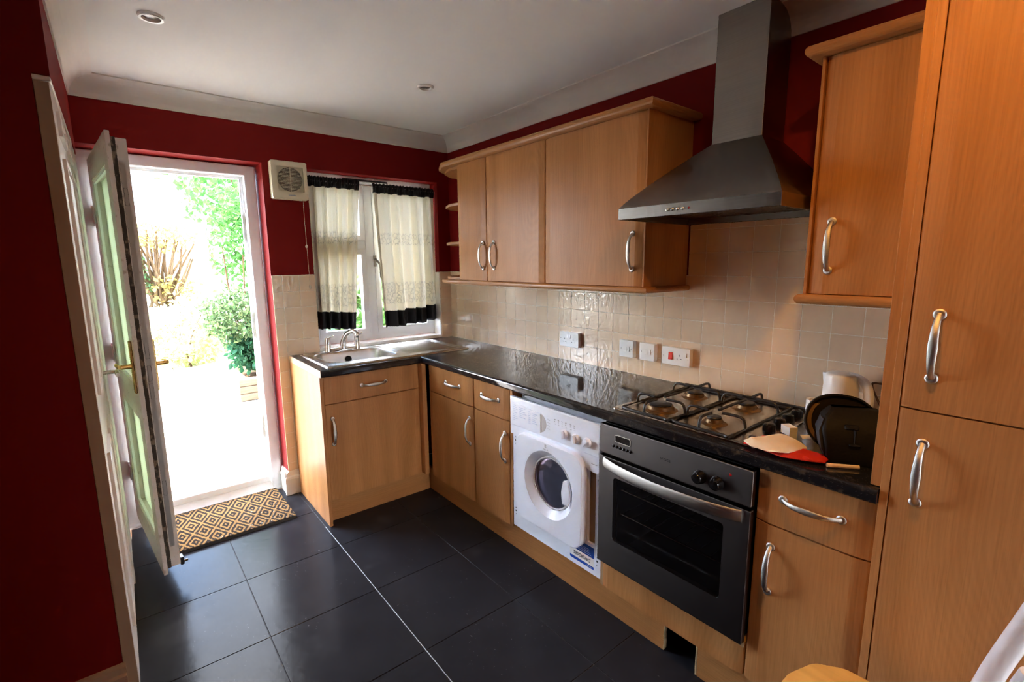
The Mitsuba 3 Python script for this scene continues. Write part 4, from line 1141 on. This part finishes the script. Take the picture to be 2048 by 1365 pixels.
cordp = smooth_path([(-1.062, -0.030, 1.863), (-1.062, -0.026, 1.75), (-1.060, -0.025, 1.60), (-1.057, -0.022, 1.40), (-1.056, -0.022, 1.345)], 5)
add('pull_cord__cord', sweep(cordp, 0.0013, 6), 'cord_white')
add('pull_cord__bead', lathe([(0, 0), (0.007, 0.004), (0.009, 0.011), (0.006, 0.018), (0, 0.020)], 16).apply_translation([-1.061, -0.0245, 1.575]), 'cord_white', smooth=True)
add('pull_cord__toggle', lathe([(0, 0), (0.006, 0.002), (0.007, 0.012), (0.004, 0.024), (0, 0.026)], 16).apply_translation([-1.056, -0.022, 1.322]), 'cord_white', smooth=True)
tag('pull_cord', 'thin pull cord with a small bead hanging under the extractor fan', 'pull cord')

# ------------------------------------------------------------------ downlights
for i, (x, y, l) in enumerate(((-1.806, -0.905, 'round recessed downlight in the ceiling near the garden door'), (-0.668, -0.875, 'round recessed downlight in the ceiling near the wall cupboards'))):
    key = 'downlight' + ('' if i == 0 else f'_{i:03d}')
    add(key + '__rim', lathe([(0.027, 0.012), (0.027, -0.002), (0.030, -0.009), (0.038, -0.010), (0.0415, -0.007), (0.0425, -0.0002), (0.041, 0.0)], 40).apply_translation([x, y, Z1]), 'gloss_white_paint' if i == 0 else 'cove_paint', smooth=40)
    add(key + '__lamp', lathe([(0, -0.0035), (0.0125, -0.0036), (0.020, -0.0014), (0.0265, -0.0005)], 32).apply_translation([x, y, Z1]), 'lamp_inside', smooth=True)
    tag(key, l, 'downlight', 'recessed ceiling downlights')

# ------------------------------------------------------------------ doormat
k = add('doormat__pile', plate(sbox(-1.926, -0.345, -1.330, 0.118), 0.016, 0.003, 2).apply_translation([0, 0, 0.0035]), 'coir')
add('doormat__backing', cb(-1.9275, -1.3285, -0.3465, 0.119, 0.0003, 0.0155, 0), 'gasket')
tag('doormat', 'coir doormat with a black diamond pattern in front of the garden door', 'doormat')

# ------------------------------------------------------------------ things on the worktop
kt = 'kettle'
kx, ky = -0.100, -2.668
kb = lathe([(0, 0.0), (0.066, 0.0), (0.070, 0.01), (0.069, 0.05), (0.066, 0.12), (0.0635, 0.150), (0.060, 0.158), (0.050, 0.163), (0, 0.165)], 40)
kb.vertices = kb.vertices * [0.76, 0.80, 1]
add(kt + '__body', kb.apply_translation([kx, ky, WT + 0.018]), 'kettle_white', smooth=40)
add(kt + '__spout', trimesh.Trimesh(np.array([(kx - 0.02, ky + 0.035, WT + 0.174), (kx + 0.02, ky + 0.035, WT + 0.174), (kx, ky + 0.060, WT + 0.174), (kx - 0.016, ky + 0.035, WT + 0.10), (kx + 0.016, ky + 0.035, WT + 0.10), (kx, ky + 0.052, WT + 0.115)])).convex_hull, 'kettle_white')
hp = smooth_path([(kx, ky - 0.022, WT + 0.170), (kx - 0.004, ky - 0.050, WT + 0.168), (kx - 0.006, ky - 0.075, WT + 0.148), (kx - 0.006, ky - 0.084, WT + 0.10), (kx - 0.004, ky - 0.076, WT + 0.055), (kx, ky - 0.045, WT + 0.034)], 8)
add(kt + '__handle', sweep(hp, (0.016, 0.010), 12, up=(1, 0, 0)), 'kettle_white', smooth=50)
add(kt + '__base', lathe([(0, 0), (0.060, 0), (0.061, 0.006), (0.056, 0.016), (0, 0.017)], 36).apply_translation([kx, ky, WT + 0.0003]), 'kettle_white', smooth=40)
xg = smooth_path([(0, 0, 0), (0.013, 0.02, 0), (0.0, 0.065, 0)], 4)
add(kt + '__water_gauge', xf(plate(Polygon([(-0.012, 0), (0.012, 0), (0.010, 0.03), (0.0, 0.052), (-0.010, 0.03)]), 0.006, 0.003, 2), (kx - 0.043, ky + 0.026, WT + 0.055), (-0.5, -0.866, 0), (0, 0, 1), (-0.866, 0.5, 0)), 'window_grey')
tag(kt, 'white jug kettle with a loop handle standing by the tiles behind the black bag', 'kettle')
kc = smooth_path([(kx + 0.03, ky - 0.075, WT + 0.020), (kx + 0.07, ky - 0.10, WT + 0.03), (-0.055, -2.80, WT + 0.10), (-0.052, -2.79, WT + 0.165), (-0.05, -2.805, WT + 0.150), (-0.040, -2.812, WT + 0.125)], 7)
cordk = smooth_path([(-0.045, -2.745, WT + 0.006), (-0.06, -2.80, WT + 0.02), (-0.065, -2.818, WT + 0.07), (-0.07, -2.800, WT + 0.135), (-0.07, -2.775, WT + 0.160), (-0.066, -2.760, WT + 0.150), (-0.062, -2.752, WT + 0.10), (-0.052, -2.748, WT + 0.04), (-0.05, -2.745, WT + 0.01)], 6)
add('power_cable__cable', sweep(smooth_path([(-0.048, -2.800, WT + 0.108), (-0.075, -2.795, WT + 0.150), (-0.085, -2.772, WT + 0.160), (-0.085, -2.752, WT + 0.148), (-0.080, -2.790, WT + 0.06), (-0.09, -2.80, WT + 0.008), (-0.10, -2.745, WT + 0.006)], 7), 0.0032, 8), mat('cable_brown', (0.10, 0.05, 0.03), 0.5))
add('power_cable__plug', cb(-0.075, -0.035, -2.838, -2.792, WT + 0.095, WT + 0.135, 0.006), 'black_plastic')
tag('power_cable', 'dark cable looping up beside the kettle to the single socket', 'cable')

mg = 'white_mug'
add(mg, lathe([(0, 0), (0.026, 0), (0.029, 0.006), (0.030, 0.092), (0.0295, 0.094), (0.027, 0.092), (0.026, 0.008), (0, 0.006)], 32).apply_translation([-0.195, -2.627, WT + 0.0003]), 'kettle_white', smooth=40)
tag(mg, 'small white cup between the hob knobs and the black bag', 'cup')

# black bag: open lid plate behind, pouch in front
bg = 'camera_bag'
bo = np.array([-0.408, -2.768, WT + 0.0005])
bd = np.array([CAM[0] - bo[0], CAM[1] - bo[1], 0]); bd /= np.linalg.norm(bd)      # the bag faces the room
ang = math.radians(14)
bd = np.array([bd[0] * math.cos(ang) - bd[1] * math.sin(ang), bd[0] * math.sin(ang) + bd[1] * math.cos(ang), 0])
bu = np.array([-bd[1], bd[0], 0])           # to the right as seen from the front


def BG(mesh):
    return xf(mesh, bo, bu * 0.86, (0, 0, 0.9), bd * 0.9)


if np.linalg.det(np.stack([bu, (0, 0, 1), bd], 1)) < 0:
    bu = -bu
lid = np.array([(-0.075, 0.03), (-0.104, 0.07), (-0.110, 0.115), (-0.096, 0.16), (-0.062, 0.188), (-0.010, 0.198), (0.050, 0.188), (0.078, 0.168), (0.100, 0.148), (0.108, 0.12), (0.108, 0.06), (0.09, 0.012), (0.03, 0.004), (-0.04, 0.008)])
for _ in range(3):          # rounded outline
    nx = np.roll(lid, -1, 0)
    lid = np.stack([lid * 0.75 + nx * 0.25, lid * 0.25 + nx * 0.75], 1).reshape(-1, 2)
lid = Polygon(lid)
add(bg + '__lid', BG(xf(cut(xf(extr(lid, 0.022), (0, 0, 0), (1, 0, 0), (0, 1, 0), (0, 0, 1)), xf(extr(lid.buffer(-0.006), 0.05), (0, 0, 0.010), (1, 0, 0), (0, 1, 0), (0, 0, 1))), (0, 0, 0.0), (1, 0, 0), (0, 0.975, -0.22), (0, 0.22, 0.975))), 'bag_black', smooth=30)
add(bg + '__lining', BG(xf(extr(lid.buffer(-0.0065), 0.003), (0, 0, 0.0), (1, 0, 0), (0, 0.975, -0.22), (0, 0.22, 0.975)).apply_translation([0, 0.002, 0.010])), 'bag_lining')
add(bg + '__lining', BG(xf(extr(lid.buffer(-0.0065).difference(lid.buffer(-0.020)).intersection(sbox(-0.2, 0.03, -0.06, 0.16)), 0.0015), (0, 0, 0.003), (1, 0, 0), (0, 0.975, -0.22), (0, 0.22, 0.975)).apply_translation([0, 0.002, 0.010])), 'bag_tan')
hull = []
for (u0, u1, v, n0, n1) in ((-0.055, 0.085, 0.0, 0.0, 0.085), (-0.070, 0.098, 0.045, 0.0, 0.10), (-0.078, 0.106, 0.105, -0.01, 0.085), (-0.066, 0.104, 0.140, -0.02, 0.055), (-0.04, 0.095, 0.160, -0.030, 0.015)):
    r = rrect(u0, n0, u1, n1, 0.014, 3)
    hull += [(x, v, y) for x, y in r.exterior.coords[:-1]]
bm = trimesh.Trimesh(np.array(hull)).convex_hull
add(bg + '__pouch', BG(bm.apply_translation([0, 0.0005, 0.014])), 'bag_black', smooth=35)
add(bg + '__side_panel', BG(trimesh.Trimesh(np.array([(-0.0575, 0.012, 0.03), (-0.0575, 0.012, 0.092), (-0.074, 0.05, 0.03), (-0.074, 0.05, 0.108), (-0.082, 0.10, 0.02), (-0.082, 0.10, 0.092), (-0.070, 0.135, 0.02), (-0.070, 0.135, 0.07), (-0.060, 0.012, 0.03), (-0.0785, 0.05, 0.108), (-0.085, 0.10, 0.092), (-0.074, 0.135, 0.06)])).convex_hull), 'bag_grey', smooth=40)
add(bg + '__buckle', BG(cat(cb(-0.015, 0.025, 0.112, 0.126, 0.080, 0.096, 0.003), cb(-0.005, 0.028, 0.066, 0.074, 0.106, 0.118, 0.003), cb(0.008, 0.014, 0.07, 0.115, 0.095, 0.112, 0.002))), 'black_gloss')
tag(bg, 'black holster bag with its lid propped open on the worktop in front of the kettle', 'bag')

# packet: red plastic sleeve with a cream bag spilling out
def crumple(poly, o, a, h, seed, amp=0.006, res=0.010):
    """A puffy crumpled packet from a plan outline; o: position, a: turn in degrees."""
    g = poly.segmentize(res)
    pts = [np.array(q) for q in g.exterior.coords[:-1]]
    x0, y0, x1, y1 = poly.bounds
    for x in np.arange(x0, x1, res):
        for y in np.arange(y0, y1, res):
            if poly.buffer(-res * 0.5).contains(Point(x, y)):
                pts.append(np.array((x + 0.001 * math.sin(37 * y), y)))
    P2 = np.array(pts)
    from scipy.spatial import Delaunay
    tri = Delaunay(P2).simplices
    c = P2[tri].mean(1)
    keep = np.array([poly.contains(Point(*q)) for q in c])
    tri = tri[keep]
    dist = np.array([poly.exterior.distance(Point(*q)) for q in P2])
    puff = h * np.clip(dist / 0.03, 0, 1) ** 0.6
    nz = (meshkit.fbm(np.stack([P2[:, 0] * 34, P2[:, 1] * 34, np.full(len(P2), seed)], 1), 3) - 0.5) * 2 * amp
    top = np.column_stack([P2, 0.003 + puff + np.abs(nz) * (dist > 0) + 0.5 * nz * (dist > 0)])
    bot = np.column_stack([P2, np.full(len(P2), 0.0008)])
    n = len(P2)
    F = np.vstack([tri, tri[:, ::-1] + n])
    b = len(g.exterior.coords) - 1
    F = np.vstack([F] + [[[i, (i + 1) % b, (i + 1) % b + n], [i, (i + 1) % b + n, i + n]] for i in range(b)])
    m = trimesh.Trimesh(np.vstack([top, bot]), F, process=False)
    trimesh.repair.fix_normals(m)
    ca, sa = math.cos(math.radians(a)), math.sin(math.radians(a))
    m.apply_transform([[ca, -sa, 0, o[0]], [sa, ca, 0, o[1]], [0, 0, 1, o[2]], [0, 0, 0, 1]])
    return m


# plan outlines in world x, y (x towards the wall)
red = Polygon([(-0.560, -2.558), (-0.455, -2.570), (-0.460, -2.640), (-0.480, -2.700), (-0.490, -2.772), (-0.540, -2.775), (-0.562, -2.735), (-0.585, -2.680)])
crm = Polygon([(-0.576, -2.566), (-0.555, -2.575), (-0.455, -2.612), (-0.445, -2.640), (-0.472, -2.690), (-0.500, -2.715), (-0.575, -2.692), (-0.606, -2.650), (-0.604, -2.600)])
add('snack_packet__sleeve', crumple(red, (0, 0, WT + 0.0085), 0, 0.012, 2.0, 0.006), 'plastic_red', smooth=22)
add('snack_packet__inner_bag', crumple(crm, (0, 0, WT + 0.022), 0, 0.016, 5.0, 0.007), 'packet_cream', smooth=40)
tag('snack_packet', 'cream bag lying on a crumpled red plastic wrapper at the worktop edge', 'packet')
k = 'matchbox'
mb = T().translate([-0.372, -2.615, WT + 0.0003]) @ T().rotate([0, 0, 1], -32)
add(k + '__box', cb(-0.014, 0.014, -0.021, 0.021, 0.0, 0.038, 0.0008), 'paper_white', at=mb)
add(k + '__band', cat(cb(-0.0146, 0.0146, 0.0205, 0.0216, 0.0, 0.0382, 0), cb(-0.0144, -0.0139, -0.018, 0.02, 0.003, 0.011, 0)), mat('print_navy', (0.02, 0.018, 0.08), 0.4), at=mb)
tag(k, 'tiny white and navy box standing beside the hob knobs', 'box')
k = add('white_pen', sweep([(-0.540, -2.780, WT + 0.0062), (-0.492, -2.842, WT + 0.0062)], 0.006, 12), mat('pen_cream', (0.78, 0.62, 0.46), 0.3), smooth=40)
tag(k, 'short cream stick lying on the worktop in front of the black bag', 'pen')
k = add('paper_scrap', xf(extr(Polygon([(-0.02, -0.012), (0.02, -0.010), (0.024, 0.012), (-0.012, 0.016)]), 0.001), (-0.335, -2.655, WT + 0.001), (0.8, -0.6, 0), (0.59, 0.79, 0.17), (-0.1, -0.13, 0.98)), 'paper_white')
tag(k, 'scrap of white paper between the tiny box and the black bag', 'paper')

# ------------------------------------------------------------------ chair at the lower right
ch = 'kitchen_chair'
seat = Polygon([(-1.06, -2.90), (-1.03, -2.835), (-0.95, -2.815), (-0.80, -2.818), (-0.715, -2.845), (-0.672, -2.905), (-0.668, -3.05), (-0.70, -3.19), (-1.02, -3.19)]).buffer(-0.05).buffer(0.05, quad_segs=12).buffer(0.04).buffer(-0.04, quad_segs=12)
sm = trimesh.Trimesh(np.vstack([[(x, y, z) for x, y in seat.buffer(-b, quad_segs=6).exterior.coords[:-1]] for b, z in ((0.012, 0.428), (0.003, 0.432), (0.0, 0.440), (0.002, 0.447), (0.010, 0.450))])).convex_hull
add(ch + '__seat', sm, 'chair_beech', smooth=35)
mat('chair_white', (0.62, 0.58, 0.58), 0.35)
for x in (-0.695, -1.025):
    add(ch + '__back_post', sweep(smooth_path([(x, -3.150, 0.0), (x, -3.120, 0.40), (x + 0.006, -3.152, 0.60), (x + 0.012, -3.192, 0.76), (x + 0.012, -3.218, 0.86)], 6), (0.017, 0.020), 12, up=(0, 1, 0)), 'chair_white', smooth=50)
    add(ch + '__leg', sweep([(x + (0.0 if x > -0.9 else 0.01), -2.875, 0.0), (x, -2.885, 0.432)], [0.014, 0.017], 12), 'chair_white', smooth=50)
add(ch + '__top_rail', sweep([(-1.02, -3.232, 0.84), (-0.68, -3.232, 0.84)], (0.010, 0.030), 12, up=(0, 0, 1)), 'chair_white', smooth=50)
for x in (-0.78, -0.86, -0.94):
    add(ch + '__spindle', sweep([(x, -3.15, 0.45), (x, -3.232, 0.83)], 0.008, 10), 'chair_white', smooth=50)
tag(ch, 'chair with a honey-coloured wooden seat and white frame at the lower right corner', 'chair')

# ------------------------------------------------------------------ the lit downlight, out of the picture above the right-hand units
add('downlight_002__rim', lathe([(0.027, 0.048), (0.027, -0.002), (0.030, -0.009), (0.038, -0.010), (0.0415, -0.007), (0.0425, -0.0002), (0.033, 0.0), (0.033, 0.048)], 40).apply_translation([*DL, Z1]), 'cove_paint', smooth=40)
scene['downlight_002__lamp'] = {**mikit.ply(xf(lathe([(0, 0.0), (0.0255, 0.0), (0.0255, 0.004), (0, 0.004)], 32), (*DL, Z1 - 0.003), (1, 0, 0), (0, 1, 0), (0, 0, 1)), 'paper_white'), 'emitter': {'type': 'area', 'radiance': I(LAMP)}}
tag('downlight_002', 'lit warm recessed downlight in the ceiling above the chair', 'downlight', 'recessed ceiling downlights')

# ------------------------------------------------------------------ the garden
GZ = -0.10
k = add('patio', cb(-7.0, 3.0, 0.30, 9.0, -0.4, GZ - 0.012, 0), 'patio_joint')
tag(k, 'pale sunlit stone paving outside the garden door', 'patio', kind='structure')
for i in range(-10, 5):
    for j in range(14):
        x0, y0 = -1.46 + i * 0.60, 0.31 + (j * 0.60 if True else 0)
        if x0 < -6.6 or y0 > 8.4:
            continue
        add('patio__slab', lambda: cb(0.004, 0.596, 0.004, 0.596, -0.012, 0.0, 0.002), 'patio_slab', at=T().translate([x0, y0 + 0.22, GZ + 0.0015 * ((i * 7 + j * 3) % 3 - 1)]), cache='ps')


def leaves(key, m, center, rad, n, size, seed, droop=0.3, shell=0.45, col=None, extra=None):
    g = np.random.default_rng(seed)
    d = g.normal(size=(n, 3)); d /= np.linalg.norm(d, axis=1, keepdims=True)
    r = shell + (1 - shell) * g.random(n) ** 0.6
    lump = 0.75 + 0.5 * meshkit.noise(d * 2.3 + seed)
    P = np.asarray(center) + d * (r * lump)[:, None] * np.asarray(rad)
    if extra is not None:
        P = P[extra(P)]
        n = len(P)
    ax = g.normal(size=(n, 3)); ax[:, 2] -= droop; ax /= np.linalg.norm(ax, axis=1, keepdims=True)
    nn = g.normal(size=(n, 3)) + [0, 0, 0.8]
    sd = np.cross(ax, nn); sd /= np.linalg.norm(sd, axis=1, keepdims=True)
    up = np.cross(sd, ax)
    s = size * (0.6 + 0.8 * g.random(n))[:, None]
    V = np.stack([P, P + ax * s * 0.5 + sd * s * 0.33 + up * s * 0.08, P + ax * s, P + ax * s * 0.5 - sd * s * 0.33 + up * s * 0.08], 1).reshape(-1, 3)
    k = np.arange(n) * 4
    F = np.vstack([np.stack([k, k + 1, k + 2], 1), np.stack([k, k + 2, k + 3], 1)])
    c = np.asarray(col if col is not None else LEAF[m])[None] * (0.65 + 0.7 * g.random((n, 1))) * (1 + 0.25 * (g.random((n, 3)) - 0.5))
    kk = add(key, (V, F), m, color=np.repeat(c, 4, 0), smooth=False)
    labels[kk] = {'label': 'mass of small leaves', 'kind': 'stuff'}
    return kk


def stems(key, base, tops, r, seed, m='bark', label=None):
    g = np.random.default_rng(seed)
    for (tx, tyy, tz) in tops:
        b = np.asarray(base) + g.normal(size=3) * [0.10, 0.10, 0]
        t = np.array((tx, tyy, tz))
        mid = (b + t) / 2 + g.normal(size=3) * [0.06, 0.06, 0.02]
        p = smooth_path([b, mid, t], 4)
        add(key, sweep(p, np.linspace(r, r * 0.45, len(p)), 7), m, smooth=True)


# planter with ivy right of the door
pl = 'planter'
px0, px1, py0, py1 = -1.03, -0.15, 3.0, 4.6
for r in range(3):
    z0 = GZ + 0.003 + r * 0.088
    add(pl + '__sleeper', cb(px0, px1, py0, py0 + 0.11, z0, z0 + 0.083, 0.008), 'timber')
    add(pl + '__sleeper', cb(px0, px0 + 0.11, py0 + 0.113, py1, z0, z0 + 0.083, 0.008), 'timber')
add(pl + '__soil', cb(px0 + 0.11, px1, py0 + 0.11, py1, GZ + 0.002, GZ + 0.22, 0.01), 'soil')
tag(pl, 'low weathered timber planter at the right of the patio', 'planter')
sz = GZ + 0.22
iv = 'ivy_bush'
leaves(iv + '__foliage', 'leaf_dark', (-0.68, 3.42, 0.46), (0.36, 0.26, 0.30), 2600, 0.075, 11)
leaves(iv + '__foliage', 'leaf_mixed', (-0.84, 3.40, 0.86), (0.44, 0.36, 0.32), 2600, 0.058, 12)
stems(iv + '__stem', (-0.70, 3.4, sz), [(-0.85, 3.35, 0.8), (-0.6, 3.4, 0.9), (-0.95, 3.5, 1.0)], 0.014, 13)
tag(iv, 'dense ivy bush spilling over the timber planter outside the door', 'bush')
cl = 'climbing_shrub'
leaves(cl + '__foliage', 'leaf_fresh', (-0.60, 3.85, 1.85), (0.50, 0.36, 0.78), 2600, 0.065, 21, shell=0.25)
stems(cl + '__stem', (-0.55, 3.7, sz), [(-0.75, 3.6, 1.6), (-0.45, 3.8, 2.0), (-0.65, 3.75, 2.3), (-0.95, 3.7, 1.7)], 0.016, 22)
tag(cl, 'tall light green shrub rising above the ivy at the right of the doorway', 'shrub')
# raised bed and woody bush further back
k = add('garden_wall', cb(-6.5, 3.2, 7.6, 7.8, -0.2, 0.72, 0.01), 'render_pale')
tag(k, 'low pale retaining wall at the back of the patio', 'garden wall')
k = add('garden_bed', cb(-6.5, 3.2, 7.8, 16.0, -0.2, 0.68, 0), 'gravel_ground')
tag(k, 'raised sunny lawn behind the low garden wall', 'lawn', kind='structure')
wd = 'woody_bush'
g = np.random.default_rng(31)
stems(wd + '__stem', (-1.35, 8.3, 0.68), [(-1.35 + dx_, 8.3 + g.uniform(-.2, .2), 1.9 + g.uniform(-.1, .35) - abs(dx_) * 0.4) for dx_ in np.linspace(-0.60, 0.65, 24)], 0.034, 32)
leaves(wd + '__foliage', 'leaf_yellow', (-1.45, 8.25, 2.05), (0.95, 0.5, 0.28), 900, 0.075, 33, shell=0.2)
leaves(wd + '__foliage', 'leaf_mixed', (-2.05, 8.2, 1.35), (0.55, 0.4, 0.7), 2200, 0.075, 34, shell=0.3)
leaves(wd + '__foliage', 'leaf_yellow', (-1.15, 8.1, 1.05), (0.55, 0.3, 0.3), 180, 0.09, 35, shell=0.2)
tag(wd, 'bush with a fan of bare brown stems at the back of the garden', 'bush')
fl = 'flowering_shrub'
leaves(fl + '__foliage', 'leaf_mixed', (-1.25, 5.9, 0.38), (0.65, 0.5, 0.55), 2200, 0.08, 41, col=(0.5, 0.55, 0.25))
stems(fl + '__stem', (-1.25, 5.9, GZ), [(-1.5, 5.8, 0.6), (-1.0, 5.9, 0.7), (-1.25, 6.1, 0.8)], 0.014, 42)
tag(fl, 'pale sunlit shrub beside the paving in front of the low garden wall', 'shrub')
tr = 'garden_tree'
stems(tr + '__trunk', (0.35, 6.6, GZ), [(0.3, 6.6, 2.2)], 0.09, 51)
stems(tr + '__branch', (0.3, 6.6, 1.9), [(-0.3, 6.4, 2.9), (0.9, 6.7, 3.2), (0.2, 6.2, 3.4)], 0.04, 52)
leaves(tr + '__foliage', 'leaf_fresh', (-0.05, 6.5, 3.05), (1.25, 0.8, 1.2), 2600, 0.11, 53, shell=0.3)
tag(tr, 'young light green tree behind the climbing shrub', 'tree')
# boundary wall to the right of the window with ferns in front
bw = 'boundary_wall'
add(bw, cb(1.10, 1.30, 0.32, 9.0, -0.3, 1.98, 0), 'mortar')
nb = 0
for r in range(26):
    z0 = GZ + 0.02 + r * 0.078
    for c in range(0, 22):
        y0 = 3.3 + c * 0.235 + (0.117 if r % 2 else 0)
        if 3.2 < y0 < 6.0 and r >= 5 and z0 < 1.95:
            add(bw + '__brick', lambda: cb(1.088, 1.12, 0.0, 0.225, 0, 0.066, 0.003), 'brick' if (r * 5 + c * 3) % 4 else 'brick_dark', at=T().translate([0, y0, z0]), cache='bk')
tag(bw, 'red brick boundary wall seen through the gap between the curtains', 'wall')
fe = 'fern_clump'
leaves(fe + '__foliage', 'leaf_fresh', (0.52, 3.05, 0.78), (0.36, 0.42, 0.66), 2400, 0.15, 61, droop=0.1, col=(0.22, 0.44, 0.16))
stems(fe + '__stem', (0.52, 3.05, GZ), [(0.45, 2.9, 0.8), (0.5, 3.2, 0.9), (0.6, 3.1, 1.0)], 0.012, 62)
tag(fe, 'green ferny plants outside the window below the curtains', 'fern')
fe = 'hedge'
leaves(fe + '__foliage', 'leaf_dark', (-0.55, 2.0, 0.35), (0.34, 0.25, 0.52), 2200, 0.085, 71, col=(0.16, 0.36, 0.20), extra=lambda P: P[:, 0] > -0.93)
stems(fe + '__stem', (-0.5, 2.0, GZ), [(-0.6, 2.0, 0.5), (-0.4, 2.0, 0.6)], 0.012, 72)
tag(fe, 'bluish green bush right outside the window, seen under the left curtain', 'bush')
